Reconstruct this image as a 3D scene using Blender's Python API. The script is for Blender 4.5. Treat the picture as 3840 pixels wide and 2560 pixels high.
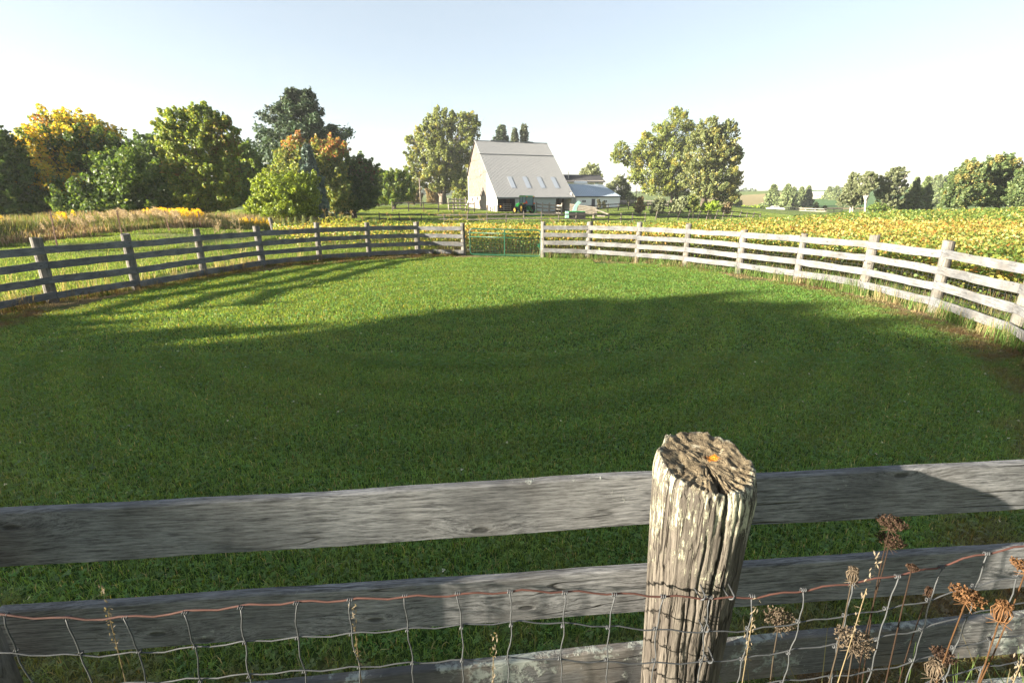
import bpy, math, random
import numpy as np
from mathutils import Vector, Matrix

for _o in list(bpy.data.objects):
    bpy.data.objects.remove(_o)
SC = bpy.context.scene
COL = SC.collection
rng = np.random.default_rng(7)
random.seed(7)

# ------------------------------------------------------------------ camera
CAM_H = 2.0
F_PX = 1813.0
PITCH = math.radians(16.9)
cam_data = bpy.data.cameras.new('camera')
cam = bpy.data.objects.new('camera', cam_data)
COL.objects.link(cam)
cam.location = (0, 0, CAM_H)
cam.rotation_euler = (math.radians(90) - PITCH, 0, 0)
cam_data.sensor_width = 36.0
cam_data.lens = 36.0 * F_PX / 3840.0
cam_data.clip_start = 0.05
cam_data.clip_end = 6000
SC.camera = cam

# ------------------------------------------------------------------ sky, sun, exposure
SUN_PHI = math.radians(18.3)      # the sun stands to the left and slightly behind
SUN_EL = math.radians(13.6)
to_sun = Vector((-math.cos(SUN_PHI) * math.cos(SUN_EL), -math.sin(SUN_PHI) * math.cos(SUN_EL), math.sin(SUN_EL)))
world = bpy.data.worlds.new('World')
SC.world = world
world.use_nodes = True
wn = world.node_tree
wn.nodes.clear()
sky = wn.nodes.new('ShaderNodeTexSky')
sky.sky_type = 'NISHITA'
sky.sun_disc = False
sky.sun_elevation = SUN_EL
sky.sun_rotation = math.atan2(to_sun.x, to_sun.y)
sky.air_density = 1.0
sky.dust_density = .5
sky.ozone_density = 1.0
bg = wn.nodes.new('ShaderNodeBackground')
bg.inputs["Strength"].default_value = 0.039
wo = wn.nodes.new('ShaderNodeOutputWorld')
hsv = wn.nodes.new('ShaderNodeHueSaturation')          # thin high haze: the same paler blue over the whole sky
hsv.inputs['Saturation'].default_value = 0.75
hsv.inputs['Value'].default_value = 1.0
wn.links.new(sky.outputs['Color'], hsv.inputs['Color'])
veil = wn.nodes.new('ShaderNodeMixRGB')
wtc = wn.nodes.new('ShaderNodeTexCoord'); wmap = wn.nodes.new('ShaderNodeMapping'); wmap.inputs['Scale'].default_value = (1.2, 3.0, 9.0); wmap.inputs['Rotation'].default_value = (.12, .06, .5)
wnz = wn.nodes.new('ShaderNodeTexNoise'); wnz.inputs['Scale'].default_value = 1.6; wnz.inputs['Detail'].default_value = 6
wmr = wn.nodes.new('ShaderNodeMapRange'); wmr.inputs['From Min'].default_value = .4; wmr.inputs['From Max'].default_value = .75; wmr.inputs['To Min'].default_value = .34; wmr.inputs['To Max'].default_value = .47
wn.links.new(wtc.outputs['Generated'], wmap.inputs['Vector']); wn.links.new(wmap.outputs[0], wnz.inputs['Vector']); wn.links.new(wnz.outputs['Fac'], wmr.inputs['Value']); wn.links.new(wmr.outputs[0], veil.inputs['Fac'])
veil.inputs['Color2'].default_value = (2.95, 3.35, 3.75, 1)
wn.links.new(hsv.outputs['Color'], veil.inputs['Color1'])
wn.links.new(veil.outputs['Color'], bg.inputs['Color'])
wn.links.new(bg.outputs['Background'], wo.inputs['Surface'])
sun_data = bpy.data.lights.new('sun', 'SUN')
sun_data.energy = 5.0
sun_data.angle = math.radians(0.5)
sun_data.color = (1.0, 0.89, 0.72)
sun = bpy.data.objects.new('sun', sun_data)
COL.objects.link(sun)
sun.rotation_euler = (-to_sun).to_track_quat('-Z', 'Y').to_euler()
sun.location = (0, 0, 60)
SC.view_settings.view_transform = 'Standard'
SC.view_settings.look = 'None'
SC.view_settings.gamma = 1.0
SC.view_settings.use_curve_mapping = False
SC.view_settings.exposure = 2.76
SC.render.engine = 'CYCLES'
SC.cycles.max_bounces = 6
SC.cycles.transparent_max_bounces = 6
SC.cycles.use_denoising = True
SC.cycles.volume_bounces = 0

# ------------------------------------------------------------------ measuring the place (pixel of the 3840 px photograph -> world)
_c, _s = math.cos(PITCH), math.sin(PITCH)
CAM = np.array([0, 0, CAM_H])
def ray(px, py):
    u = (px - 1920) / F_PX; v = (1280 - py) / F_PX
    return np.array([u, _c + v * _s, -_s + v * _c])
def at(px, py, Y):
    d = ray(px, py)
    return CAM + d * (Y / d[1])
def gnd(px, py, z=0.0):
    d = ray(px, py)
    return CAM + d * ((z - CAM_H) / d[2])
def on_plane(px, py, P0, n):
    d = ray(px, py)
    return CAM + d * (np.dot(np.asarray(P0) - CAM, n) / np.dot(d, n))

# ------------------------------------------------------------------ objects
def link(o, parent=None):
    COL.objects.link(o)
    if parent is not None:
        o.parent = parent
    return o
def tag(o, label=None, cat=None, group=None, kind=None):
    if label: o['label'] = label
    if cat: o['category'] = cat
    if group: o['group'] = group
    if kind: o['kind'] = kind
    return o
def empty(name, loc, label, cat, rz=0.0, group=None):
    o = bpy.data.objects.new(name, None)
    o.empty_display_size = 0.2
    o.location = tuple(loc); o.rotation_euler = (0, 0, rz)
    COL.objects.link(o)
    return tag(o, label, cat, group)

class MB:
    """collects geometry; build() links it as ONE mesh object"""
    def __init__(s):
        s.V = []; s.F = []; s.n = 0
    def add(s, verts, faces):
        verts = [tuple(map(float, v)) for v in verts]
        s.V += verts
        s.F += [tuple(i + s.n for i in f) for f in faces]
        s.n += len(verts)
        return s
    def box(s, c, size, rz=0.0, M=None):
        x, y, z = size[0] / 2, size[1] / 2, size[2] / 2
        vs = [Vector((a, b, d)) for d in (-z, z) for b in (-y, y) for a in (-x, x)]
        R = M if M is not None else Matrix.Rotation(rz, 3, 'Z')
        vs = [R @ v + Vector(c) for v in vs]
        return s.add(vs, [(0, 2, 3, 1), (4, 5, 7, 6), (0, 1, 5, 4), (2, 6, 7, 3), (0, 4, 6, 2), (1, 3, 7, 5)])
    def bar(s, p0, p1, w, h, up=(0, 0, 1)):
        p0, p1 = Vector(p0), Vector(p1)
        d = (p1 - p0); L = d.length; d.normalize()
        up = Vector(up)
        sd = d.cross(up)
        if sd.length < 1e-4: sd = d.cross(Vector((1, 0, 0)))
        sd.normalize(); u2 = sd.cross(d)
        M = Matrix((d, sd, u2)).transposed()
        return s.box((p0 + p1) / 2, (L, w, h), M=M)
    def tube(s, pts, rad, n=6, cap=True):
        pts = [Vector(p) for p in pts]
        if not hasattr(rad, '__len__'): rad = [rad] * len(pts)
        vs = []; fs = []
        a = None
        for i, p in enumerate(pts):
            d = (pts[min(i + 1, len(pts) - 1)] - pts[max(i - 1, 0)]).normalized()
            if a is None:
                a = d.cross(Vector((0, 0, 1)))
                if a.length < 1e-3: a = d.cross(Vector((1, 0, 0)))
            a = (a - d * a.dot(d)).normalized()
            b = d.cross(a)
            for k in range(n):
                t = 2 * math.pi * k / n
                vs.append(p + (a * math.cos(t) + b * math.sin(t)) * rad[i])
        for i in range(len(pts) - 1):
            for k in range(n):
                fs.append((i * n + k, i * n + (k + 1) % n, (i + 1) * n + (k + 1) % n, (i + 1) * n + k))
        if cap:
            fs.append(tuple(range(n - 1, -1, -1)))
            fs.append(tuple((len(pts) - 1) * n + k for k in range(n)))
        return s.add(vs, fs)
    def poly(s, pts, ext):
        """flat polygon thickened by the vector ext"""
        n = len(pts); e = Vector(ext)
        vs = [Vector(p) for p in pts] + [Vector(p) + e for p in pts]
        fs = [tuple(range(n)), tuple(range(2 * n - 1, n - 1, -1))]
        for i in range(n):
            j = (i + 1) % n
            fs.append((i, i + n, j + n, j))
        return s.add(vs, fs)
    def lathe(s, prof, c=(0, 0, 0), axis='Z', n=24, M=None, cap=True):
        """prof: list of (radius, height) around an axis"""
        vs = []; fs = []
        for r, h in prof:
            for k in range(n):
                t = 2 * math.pi * k / n
                v = Vector((r * math.cos(t), r * math.sin(t), h))
                if M is not None: v = M @ v
                vs.append(v + Vector(c))
        m = len(prof)
        for i in range(m - 1):
            for k in range(n):
                fs.append((i * n + k, i * n + (k + 1) % n, (i + 1) * n + (k + 1) % n, (i + 1) * n + k))
        if cap:
            fs.append(tuple(range(n - 1, -1, -1))); fs.append(tuple((m - 1) * n + k for k in range(n)))
        return s.add(vs, fs)
    def mesh(s, name, mat, smooth=False, bevel=0):
        me = bpy.data.meshes.new(name)
        me.from_pydata(s.V, [], s.F)
        me.update()
        if mat is not None: me.materials.append(mat)
        if smooth:
            me.polygons.foreach_set('use_smooth', [True] * len(me.polygons))
        return me
    def build(s, name, mat, parent=None, smooth=False, loc=None, rot=None, recalc=True, kind=None):
        me = s.mesh(name, mat, smooth)
        if recalc:
            import bmesh
            b = bmesh.new(); b.from_mesh(me)
            bmesh.ops.recalc_face_normals(b, faces=b.faces)
            b.to_mesh(me); b.free()
        o = bpy.data.objects.new(name, me)
        if loc is not None: o.location = tuple(loc)
        if rot is not None: o.rotation_euler = rot
        link(o, parent)
        if kind: o['kind'] = kind
        return o

def array_mesh(name, V, Q, mat, col=None, smooth=False, loose_extra=0):
    """mesh from numpy arrays: V (n,3), Q (m,k) with k = 3 or 4, col (n,3)"""
    V = np.asarray(V, np.float32); Q = np.asarray(Q, np.int32)
    me = bpy.data.meshes.new(name)
    me.vertices.add(len(V)); me.vertices.foreach_set('co', V.ravel())
    m, k = Q.shape
    me.loops.add(m * k); me.loops.foreach_set('vertex_index', Q.ravel())
    me.polygons.add(m)
    me.polygons.foreach_set('loop_start', np.arange(0, m * k, k, dtype=np.int32))
    me.polygons.foreach_set('loop_total', np.full(m, k, np.int32))
    if smooth: me.polygons.foreach_set('use_smooth', np.ones(m, bool))
    if col is not None:
        at_ = me.color_attributes.new('Col', 'FLOAT_COLOR', 'POINT')
        c4 = np.ones((len(V), 4), np.float32); c4[:, :3] = col
        at_.data.foreach_set('color', c4.ravel())
    me.update(calc_edges=True)
    me.validate()
    if mat is not None: me.materials.append(mat)
    return me
def mesh_obj(name, me, parent=None, loc=None):
    o = bpy.data.objects.new(name, me)
    if loc is not None: o.location = tuple(loc)
    return link(o, parent)

def unit(v):
    return v / np.maximum(np.linalg.norm(v, axis=-1, keepdims=True), 1e-9)
def leaf_cards(P, L, W, nb=None, nbw=0.0, tb=None, tbw=0.0, fold=0.18, r=rng):
    """one folded diamond leaf per point: nb/nbw normal bias, tb/tbw long-axis bias"""
    n = len(P)
    N = unit(r.normal(size=(n, 3)))
    if nb is not None: N = unit(N + np.asarray(nb) * nbw)
    T = r.normal(size=(n, 3))
    if tb is not None: T = unit(T) + np.asarray(tb) * tbw
    T = unit(T - N * (T * N).sum(1, keepdims=True))
    B = np.cross(N, T)
    L = np.broadcast_to(L, (n,))[:, None]; W = np.broadcast_to(W, (n,))[:, None]
    V = np.stack([P - T * L * .5, P + B * W * .5 + N * W * fold, P + T * L * .5, P - B * W * .5 + N * W * fold], 1)
    Q = np.arange(4 * n).reshape(n, 4)
    return V.reshape(-1, 3), Q
def frusta(A, B, ra, rb, n=6):
    A = np.asarray(A, float); B = np.asarray(B, float)
    ra = np.asarray(ra, float); rb = np.asarray(rb, float)
    d = unit(B - A)
    ref = np.where(np.abs(d[:, 2:3]) > .9, [[1., 0, 0]], [[0, 0, 1.]])
    u = unit(np.cross(d, ref)); v = np.cross(d, u)
    t = np.linspace(0, 2 * np.pi, n, endpoint=False)
    ring = u[:, None] * np.cos(t)[None, :, None] + v[:, None] * np.sin(t)[None, :, None]
    VA = A[:, None] + ring * ra[:, None, None]; VB = B[:, None] + ring * rb[:, None, None]
    V = np.concatenate([VA, VB], 1).reshape(-1, 3)
    k = np.arange(n); k2 = (k + 1) % n
    q = np.stack([k, k2, n + k2, n + k], 1)
    Q = (np.arange(len(A))[:, None, None] * 2 * n + q[None]).reshape(-1, 4)
    return V, Q
def catmesh(parts):
    Vs, Qs, Cs, off = [], [], [], 0
    for V, Q, C in parts:
        Vs.append(V); Qs.append(Q + off); off += len(V)
        Cs.append(C)
    return np.concatenate(Vs), np.concatenate(Qs), np.concatenate(Cs)

def vnoise(P, scale, seed=0):
    """cheap smooth value noise, P (n,2 or 3) -> 0..1"""
    P = np.atleast_2d(np.asarray(P, float)) * scale
    if P.shape[1] == 2: P = np.c_[P, np.zeros(len(P))]
    I = np.floor(P).astype(np.int64); f = P - I; f = f * f * (3 - 2 * f)
    def h(a):
        x = (a[:, 0] * 374761393 + a[:, 1] * 668265263 + a[:, 2] * 2147483647 + seed * 1274126177) & 0xffffffff
        x = ((x ^ (x >> 13)) * 1274126177) & 0xffffffff
        return ((x ^ (x >> 16)) & 0xffff) / 65535.0
    out = 0
    for dx in (0, 1):
        for dy in (0, 1):
            for dz in (0, 1):
                w = (f[:, 0] if dx else 1 - f[:, 0]) * (f[:, 1] if dy else 1 - f[:, 1]) * (f[:, 2] if dz else 1 - f[:, 2])
                out = out + w * h(I + np.array([dx, dy, dz]))
    return out

# ------------------------------------------------------------------ materials
class NT:
    def __init__(s, name):
        s.m = bpy.data.materials.new(name); s.m.use_nodes = True
        s.t = s.m.node_tree; s.t.nodes.clear()
        s.out = s.t.nodes.new('ShaderNodeOutputMaterial')
    def n(s, typ, **kw):
        nd = s.t.nodes.new('ShaderNode' + typ)
        for k, v in kw.items(): setattr(nd, k, v)
        return nd
    def l(s, a, b): s.t.links.new(a, b)
    def val(s, sock, v):
        if hasattr(v, 'is_linked') or isinstance(v, bpy.types.NodeSocket): s.l(v, sock)
        else: sock.default_value = v
    def noise(s, vec, scale, detail=4, rough=.55, dist=0.0):
        nd = s.n('TexNoise'); s.l(vec, nd.inputs['Vector'])
        nd.inputs['Scale'].default_value = scale; nd.inputs['Detail'].default_value = detail
        nd.inputs['Roughness'].default_value = rough; nd.inputs['Distortion'].default_value = dist
        return nd.outputs['Fac']
    def ramp(s, fac, stops, interp='LINEAR'):
        nd = s.n('ValToRGB'); nd.color_ramp.interpolation = interp
        el = nd.color_ramp.elements
        while len(el) < len(stops): el.new(0.5)
        for e, (p, c) in zip(el, stops):
            e.position = p
            e.color = (c, c, c, 1) if not hasattr(c, '__len__') else (*c[:3], 1)
        s.l(fac, nd.inputs['Fac'])
        return nd.outputs['Color']
    def mix(s, fac, a, b, mode='MIX'):
        nd = s.n('MixRGB', blend_type=mode)
        for sk, v in ((nd.inputs['Fac'], fac), (nd.inputs['Color1'], a), (nd.inputs['Color2'], b)):
            if isinstance(v, bpy.types.NodeSocket): s.l(v, sk)
            elif hasattr(v, '__len__'): sk.default_value = (*v[:3], 1)
            else: sk.default_value = v if sk.name == 'Fac' else (v, v, v, 1)
        return nd.outputs['Color']
    def math(s, op, a, b=0.0, clamp=False):
        nd = s.n('Math', operation=op); nd.use_clamp = clamp
        for sk, v in ((nd.inputs[0], a), (nd.inputs[1], b)):
            if isinstance(v, bpy.types.NodeSocket): s.l(v, sk)
            else: sk.default_value = v
        return nd.outputs[0]
    def mapping(s, vec, scale=(1, 1, 1), loc=(0, 0, 0)):
        nd = s.n('Mapping'); s.l(vec, nd.inputs['Vector'])
        nd.inputs['Scale'].default_value = scale
        if isinstance(loc, bpy.types.NodeSocket): s.l(loc, nd.inputs['Location'])
        else: nd.inputs['Location'].default_value = loc
        return nd.outputs['Vector']
    def objco(s): return s.n('TexCoord').outputs['Object']
    def pos(s): return s.n('NewGeometry').outputs['Position']
    def rand(s): return s.n('ObjectInfo').outputs['Random']
    def principled(s, col, rough=.7, metal=0.0, spec=.3, bump=None, bstr=.3, bdist=.01):
        p = s.n('BsdfPrincipled')
        for sk, v in ((p.inputs['Base Color'], col), (p.inputs['Roughness'], rough), (p.inputs['Metallic'], metal)):
            if isinstance(v, bpy.types.NodeSocket): s.l(v, sk)
            elif hasattr(v, '__len__'): sk.default_value = (*v[:3], 1)
            else: sk.default_value = v
        p.inputs['Specular IOR Level'].default_value = spec
        if bump is not None:
            b = s.n('Bump'); b.inputs['Strength'].default_value = bstr; b.inputs['Distance'].default_value = bdist
            s.l(bump, b.inputs['Height']); s.l(b.outputs['Normal'], p.inputs['Normal'])
        return p.outputs['BSDF']
    def done(s, bsdf):
        s.l(bsdf, s.out.inputs['Surface']); return s.m

def mat_plain(name, col, rough=.6, metal=0.0, spec=.3, var=.12, scale=6.0, bstr=.1):
    t = NT(name); co = t.objco()
    f = t.noise(co, scale, 5)
    c = t.mix(t.math('MULTIPLY', f, var * 2), col, tuple(x * .45 for x in col))
    return t.done(t.principled(c, rough, metal, spec, f, bstr, .01))

def mat_wood(name, light, dark, axis='x', grain=1.0, lichen=0.0, crack=.5, warm=(.30, .24, .17), warmth=.25, bstr=.6, fine=1.0, warpk=.12):
    """weathered wood: grain along a local axis, checks, knots, blotches, lichen"""
    t = NT(name)
    co = t.objco()
    rv = t.n('CombineXYZ'); r = t.rand()
    for i, k in enumerate((37., 61., 23.)): t.l(t.math('MULTIPLY', r, k), rv.inputs[i])
    sc = {'x': (1.6, 26, 26), 'z': (26, 26, 1.6)}[axis]
    base = t.n('VectorMath', operation='ADD'); t.l(co, base.inputs[0]); t.l(rv.outputs[0], base.inputs[1])
    bco = base.outputs[0]
    # knots bend the grain
    kn = t.n('TexVoronoi'); kn.feature = 'F1'; kn.voronoi_dimensions = '2D'
    ks = t.n('SeparateXYZ'); t.l(bco, ks.inputs[0]); kc = t.n('CombineXYZ')
    if axis == 'x':
        t.l(t.math('MULTIPLY', ks.outputs[0], 1.9), kc.inputs[0]); t.l(t.math('MULTIPLY', ks.outputs[2], 5.5), kc.inputs[1])
    else:
        t.l(t.math('MULTIPLY', t.math('ADD', ks.outputs[0], ks.outputs[1]), 5.5), kc.inputs[0]); t.l(t.math('MULTIPLY', ks.outputs[2], 1.9), kc.inputs[1])
    t.l(kc.outputs[0], kn.inputs['Vector']); kn.inputs['Scale'].default_value = 1.0
    kd = kn.outputs['Distance']
    kmask = t.ramp(kd, [(0.0, 1.0), (.16, .35), (.3, 0.0)])
    warp = t.noise(bco, 3.0, 3)
    wv = t.n('CombineXYZ')
    wsum = t.math('ADD', t.math('MULTIPLY', warp, warpk), t.math('MULTIPLY', kmask, warpk * 1.3))
    for i in range(3): t.l(wsum, wv.inputs[i])
    wadd = t.n('VectorMath', operation='ADD'); t.l(bco, wadd.inputs[0]); t.l(wv.outputs[0], wadd.inputs[1])
    gco = t.mapping(wadd.outputs[0], tuple(v * grain for v in sc))
    g1 = t.noise(gco, 1.6 * fine, 7, .65)
    g2 = t.noise(gco, 6.0 * fine, 5, .7)
    blot = t.noise(bco, 2.6, 5, .6)
    g = t.math('ADD', t.math('MULTIPLY', g1, .6), t.math('MULTIPLY', g2, .4))
    gr = t.ramp(g, [(.39, 0.0), (.5, .55), (.61, 1.0)])
    c = t.mix(gr, dark, light)
    c = t.mix(t.ramp(blot, [(.38, .62), (.6, 0.0)]), c, tuple(x * .72 for x in dark), 'MIX')
    c = t.mix(t.math('MULTIPLY', t.ramp(t.noise(bco, 4.5, 4), [(.45, 0.0), (.7, 1.0)]), warmth), c, warm)
    core = t.ramp(t.math('ADD', kd, t.math('MULTIPLY', t.noise(bco, 30, 3), .03)), [(0.0, 1.0), (.045, .9), (.065, 0.0)])
    c = t.mix(t.math('MULTIPLY', core, .75), c, tuple(x * .3 for x in dark))
    # drying checks: thin dark lines along the grain
    ck = t.noise(t.mapping(wadd.outputs[0], {'x': (.9, 17, 17), 'z': (17, 17, .9)}[axis]), 1.0, 2, .5)
    ckl = t.ramp(t.math('ABSOLUTE', t.math('SUBTRACT', ck, .5)), [(0.0, 1.0), (.010, 0.0)])
    ckm = t.math('MULTIPLY', ckl, t.ramp(t.noise(bco, 1.7, 2), [(.48, 0.0), (.56, 1.0)]))
    c = t.mix(t.math('MULTIPLY', ckm, crack), c, (.012, .011, .01))
    h = t.math('SUBTRACT', t.math('ADD', t.math('MULTIPLY', g, .8), t.math('MULTIPLY', core, -.6)), t.math('MULTIPLY', ckm, 1.2))
    if lichen > 0:
        lf = t.noise(bco, 26, 5, .75)
        lm = t.noise(bco, 3.3, 3)
        up = t.n('SeparateXYZ'); t.l(t.n('NewGeometry').outputs['Normal'], up.inputs[0])
        lw = t.math('ADD', t.math('ADD', t.math('MULTIPLY', lf, .55), t.math('MULTIPLY', lm, .6)), t.math('MULTIPLY', up.outputs[2], .03))
        lk = t.ramp(lw, [(.735 - .13 * lichen, 0.0), (.79 - .13 * lichen, 1.0)])
        c = t.mix(lk, c, t.mix(lf, (.15, .17, .155), (.32, .34, .31)))
        h = t.math('ADD', h, t.math('MULTIPLY', lk, .5))
    return t.done(t.principled(c, .82, 0, .18, h, bstr, .006))

def mat_leaf(name, trans=.38, sat=1.0, rough=.5, spec=.35):
    t = NT(name)
    a = t.n('VertexColor', layer_name='Col')
    c = a.outputs['Color']
    p = t.principled(c, rough, 0, spec)
    tr = t.n('BsdfTranslucent')
    t.l(t.mix(1.0, c, (1.9, 1.75, .9), 'MULTIPLY'), tr.inputs['Color'])
    m = t.n('MixShader'); m.inputs[0].default_value = trans
    t.l(p, m.inputs[1]); t.l(tr.outputs[0], m.inputs[2])
    return t.done(m.outputs[0])

def mat_attr(name, rough=.8, spec=.2):
    t = NT(name)
    return t.done(t.principled(t.n('VertexColor', layer_name='Col').outputs['Color'], rough, 0, spec))

ARENA_C = (-0.7, 8.9)
def mat_lawn(name, blades):
    """the paddock turf: mowing rings, dry straw by the rails, mottling"""
    t = NT(name)
    pos = t.pos()
    sp = t.n('SeparateXYZ'); t.l(pos, sp.inputs[0])
    dx = t.math('SUBTRACT', sp.outputs[0], ARENA_C[0]); dy = t.math('SUBTRACT', sp.outputs[1], ARENA_C[1])
    r = t.math('SQRT', t.math('ADD', t.math('MULTIPLY', dx, dx), t.math('MULTIPLY', dy, dy)))
    n1 = t.noise(pos, .55, 4); n2 = t.noise(pos, 2.6, 4); n3 = t.noise(pos, 18, 3)
    rw = t.math('ADD', r, t.math('MULTIPLY', n1, .7))
    ring = t.math('MULTIPLY', t.math('SINE', t.math('MULTIPLY', rw, 9.5)), .5)
    if blades:
        base = t.n('VertexColor', layer_name='Col').outputs['Color']
    else:
        base = t.mix(t.ramp(n3, [(.35, 0), (.65, 1)]), (.018, .036, .008), (.045, .078, .018))
    v = t.math('ADD', t.math('ADD', .88, t.math('MULTIPLY', ring, t.math('MULTIPLY', n2, .42))), t.math('ADD', t.math('MULTIPLY', n1, .45), t.math('MULTIPLY', n2, .35)))
    c = t.n('VectorMath', operation='SCALE'); t.l(base, c.inputs[0]); t.l(v, c.inputs['Scale'])
    # yellowish worn patches
    c2 = t.mix(t.math('MULTIPLY', t.ramp(t.math('ADD', t.math('MULTIPLY', n1, .5), t.math('MULTIPLY', n2, .5)), [(.47, 0), (.64, 1)]), .36), c.outputs[0], (.16, .18, .05))
    edge = t.n('MapRange'); t.l(t.math('ADD', r, t.math('MULTIPLY', n2, .9)), edge.inputs['Value'])
    edge.inputs['From Min'].default_value = 7.55; edge.inputs['From Max'].default_value = 8.15
    ef = t.math('MULTIPLY', edge.outputs[0], t.ramp(n2, [(.36, .25), (.56, .95)]))
    c3 = t.mix(ef, c2, t.mix(n3, (.09, .06, .03), (.20, .15, .085)))
    if blades:
        p = t.principled(c3, .45, 0, .35)
        tr = t.n('BsdfTranslucent'); t.l(t.mix(1.0, c3, (2.75, 1.75, .75), 'MULTIPLY'), tr.inputs['Color'])
        m = t.n('MixShader'); m.inputs[0].default_value = .45
        t.l(p, m.inputs[1]); t.l(tr.outputs[0], m.inputs[2])
        return t.done(m.outputs[0])
    return t.done(t.principled(c3, .9, 0, .1, n3, .8, .03))

def mat_ground():
    t = NT('meadow_ground'); pos = t.pos()
    n1 = t.noise(pos, .06, 5); n2 = t.noise(pos, .7, 5); n3 = t.noise(pos, 6.0, 4)
    c = t.mix(t.ramp(n3, [(.3, 0), (.7, 1)]), (.06, .095, .020), (.12, .165, .040))
    c = t.mix(t.math('MULTIPLY', t.ramp(n2, [(.45, 0), (.68, 1)]), .55), c, (.19, .18, .07))
    c = t.mix(t.math('MULTIPLY', t.ramp(n1, [(.4, 0), (.7, 1)]), .4), c, (.09, .14, .035))
    return t.done(t.principled(c, .9, 0, .12, n3, 1.0, .08))
def mat_sheet(name, a, b, scale, bstr=.6):
    t = NT(name); pos = t.pos()
    n1 = t.noise(pos, scale, 6); n2 = t.noise(pos, scale * .13, 3)
    c = t.mix(t.ramp(n1, [(.32, 0), (.68, 1)]), a, b)
    c = t.mix(t.math('MULTIPLY', n2, .35), c, tuple(x * .7 for x in a))
    return t.done(t.principled(c, .9, 0, .12, n1, bstr, .05))

M = {}
M['rail'] = mat_wood('weathered_rail', (.188, .193, .200), (.072, .074, .077), 'x', 1.6, lichen=.1, crack=.6, warpk=.05, warmth=.15)
M['post'] = mat_wood('weathered_post', (.20, .19, .17), (.07, .067, .06), 'z', 1.6, lichen=.2, crack=.8, warpk=.04)
M['near_rail'] = mat_wood('silvered_oak_board', (.255, .260, .266), (.042, .043, .045), 'x', 3.4, lichen=.05, crack=.85, bstr=.9, fine=1.3, warpk=.022, warm=(.11, .098, .085), warmth=.2)
M['low_rail'] = mat_wood('lichen_covered_board', (.155, .156, .156), (.045, .045, .046), 'x', 3.4, lichen=.95, crack=.8, bstr=.9, fine=1.3, warpk=.022)
M['dark_rail'] = mat_wood('dark_stained_rail', (.10, .09, .08), (.045, .042, .04), 'x', .5, crack=.2, warmth=.15)
M['dark_post'] = mat_wood('dark_stained_post', (.12, .105, .09), (.05, .045, .04), 'z', .5, crack=.2, warmth=.2)
M['panel_wood'] = mat_wood('pale_corral_wood', (.36, .33, .28), (.20, .175, .145), 'x', .6, crack=.2, warmth=.3)
M['barn_board'] = mat_wood('bare_barn_board', (.20, .185, .168), (.075, .06, .048), 'z', .6, crack=.6, warmth=.35, bstr=.4)
M['inner_wood'] = mat_wood('brown_stall_board', (.20, .13, .075), (.09, .055, .03), 'x', .5, crack=.2, warmth=.2)
M['white_paint'] = mat_plain('white_paint', (.80, .79, .76), .6, var=.06)
M['cream_siding'] = mat_plain('cream_siding', (.72, .69, .61), .7, var=.05)
M['stone'] = mat_plain('whitewashed_stone', (.26, .225, .185), .9, var=.25, scale=2.5, bstr=.5)
M['roof_tin'] = mat_plain('grey_tin_roof', (.27, .272, .27), .5, metal=.0, spec=.3, var=.10, scale=1.2, bstr=0)
M['roof_trim'] = mat_plain('grey_tin_trim', (.17, .18, .18), .5, var=.1)
M['door_tin'] = mat_plain('grey_ribbed_door', (.33, .36, .38), .5, spec=.4, var=.06, scale=1.5)
M['skylight'] = mat_plain('translucent_panel', (.31, .34, .385), .25, spec=.5, var=.05)
M['soffit'] = mat_plain('dark_soffit', (.06, .045, .035), .9)
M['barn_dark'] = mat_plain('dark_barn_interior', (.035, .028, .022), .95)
M['shed_roof'] = mat_plain('blue_grey_shed_roof', (.30, .36, .42), .45, spec=.5, var=.08, scale=1.0)
M['black_trim'] = mat_plain('black_trim', (.025, .027, .03), .5)
M['charcoal_door'] = mat_plain('charcoal_door', (.06, .06, .075), .6)
M['shingle'] = mat_plain('black_shingle', (.055, .055, .06), .85, var=.35, scale=2.2, bstr=.4)
M['window_glass'] = mat_plain('dark_window_glass', (.03, .035, .04), .1, spec=.6, var=.05)
M['pale_glass'] = mat_plain('pale_window_glass', (.35, .42, .45), .15, spec=.6, var=.05)
M['green_tube'] = mat_plain('green_gate_paint', (.004, .055, .026), .4, spec=.45, var=.15)
M['tractor_green'] = mat_plain('green_tractor_paint', (.014, .21, .035), .3, spec=.5, var=.06)
M['mint'] = mat_plain('faded_mint_paint', (.20, .42, .31), .55, var=.1)
M['tractor_yellow'] = mat_plain('yellow_rim_paint', (.62, .40, .04), .4, spec=.45, var=.05)
M['rubber'] = mat_plain('black_rubber', (.022, .022, .022), .85, var=.2)
M['black_metal'] = mat_plain('black_metal', (.02, .02, .022), .5)
M['cab_glass'] = mat_plain('blue_cab_glass', (.14, .24, .27), .08, spec=.7, var=.04)
M['orange'] = mat_plain('orange_sign', (.85, .10, .02), .5)
M['red_lens'] = mat_plain('red_lens', (.65, .05, .02), .25)
M['amber'] = mat_plain('amber_lens', (.75, .28, .03), .25)
M['white_car'] = mat_plain('white_car_paint', (.80, .80, .80), .3, spec=.5, var=.03)
M['wire'] = mat_plain('galvanised_wire', (.062, .066, .07), .6, metal=.2, var=.25, scale=30)
M['rust_wire'] = mat_plain('rusty_top_wire', (.085, .036, .027), .8, var=.3, scale=30)
M['rust_post'] = mat_plain('rusty_steel_post', (.09, .05, .03), .9, var=.3)
M['bark'] = mat_wood('grey_bark', (.24, .20, .16), (.07, .058, .045), 'z', .35, crack=.6, warmth=.2)
M['dark_bark'] = mat_wood('dark_bark', (.10, .08, .06), (.035, .028, .022), 'z', .35, crack=.5, warmth=.2)
M['pale_bark'] = mat_wood('pale_bark', (.62, .58, .50), (.36, .32, .26), 'z', .35, crack=.4, warmth=.1)
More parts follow.
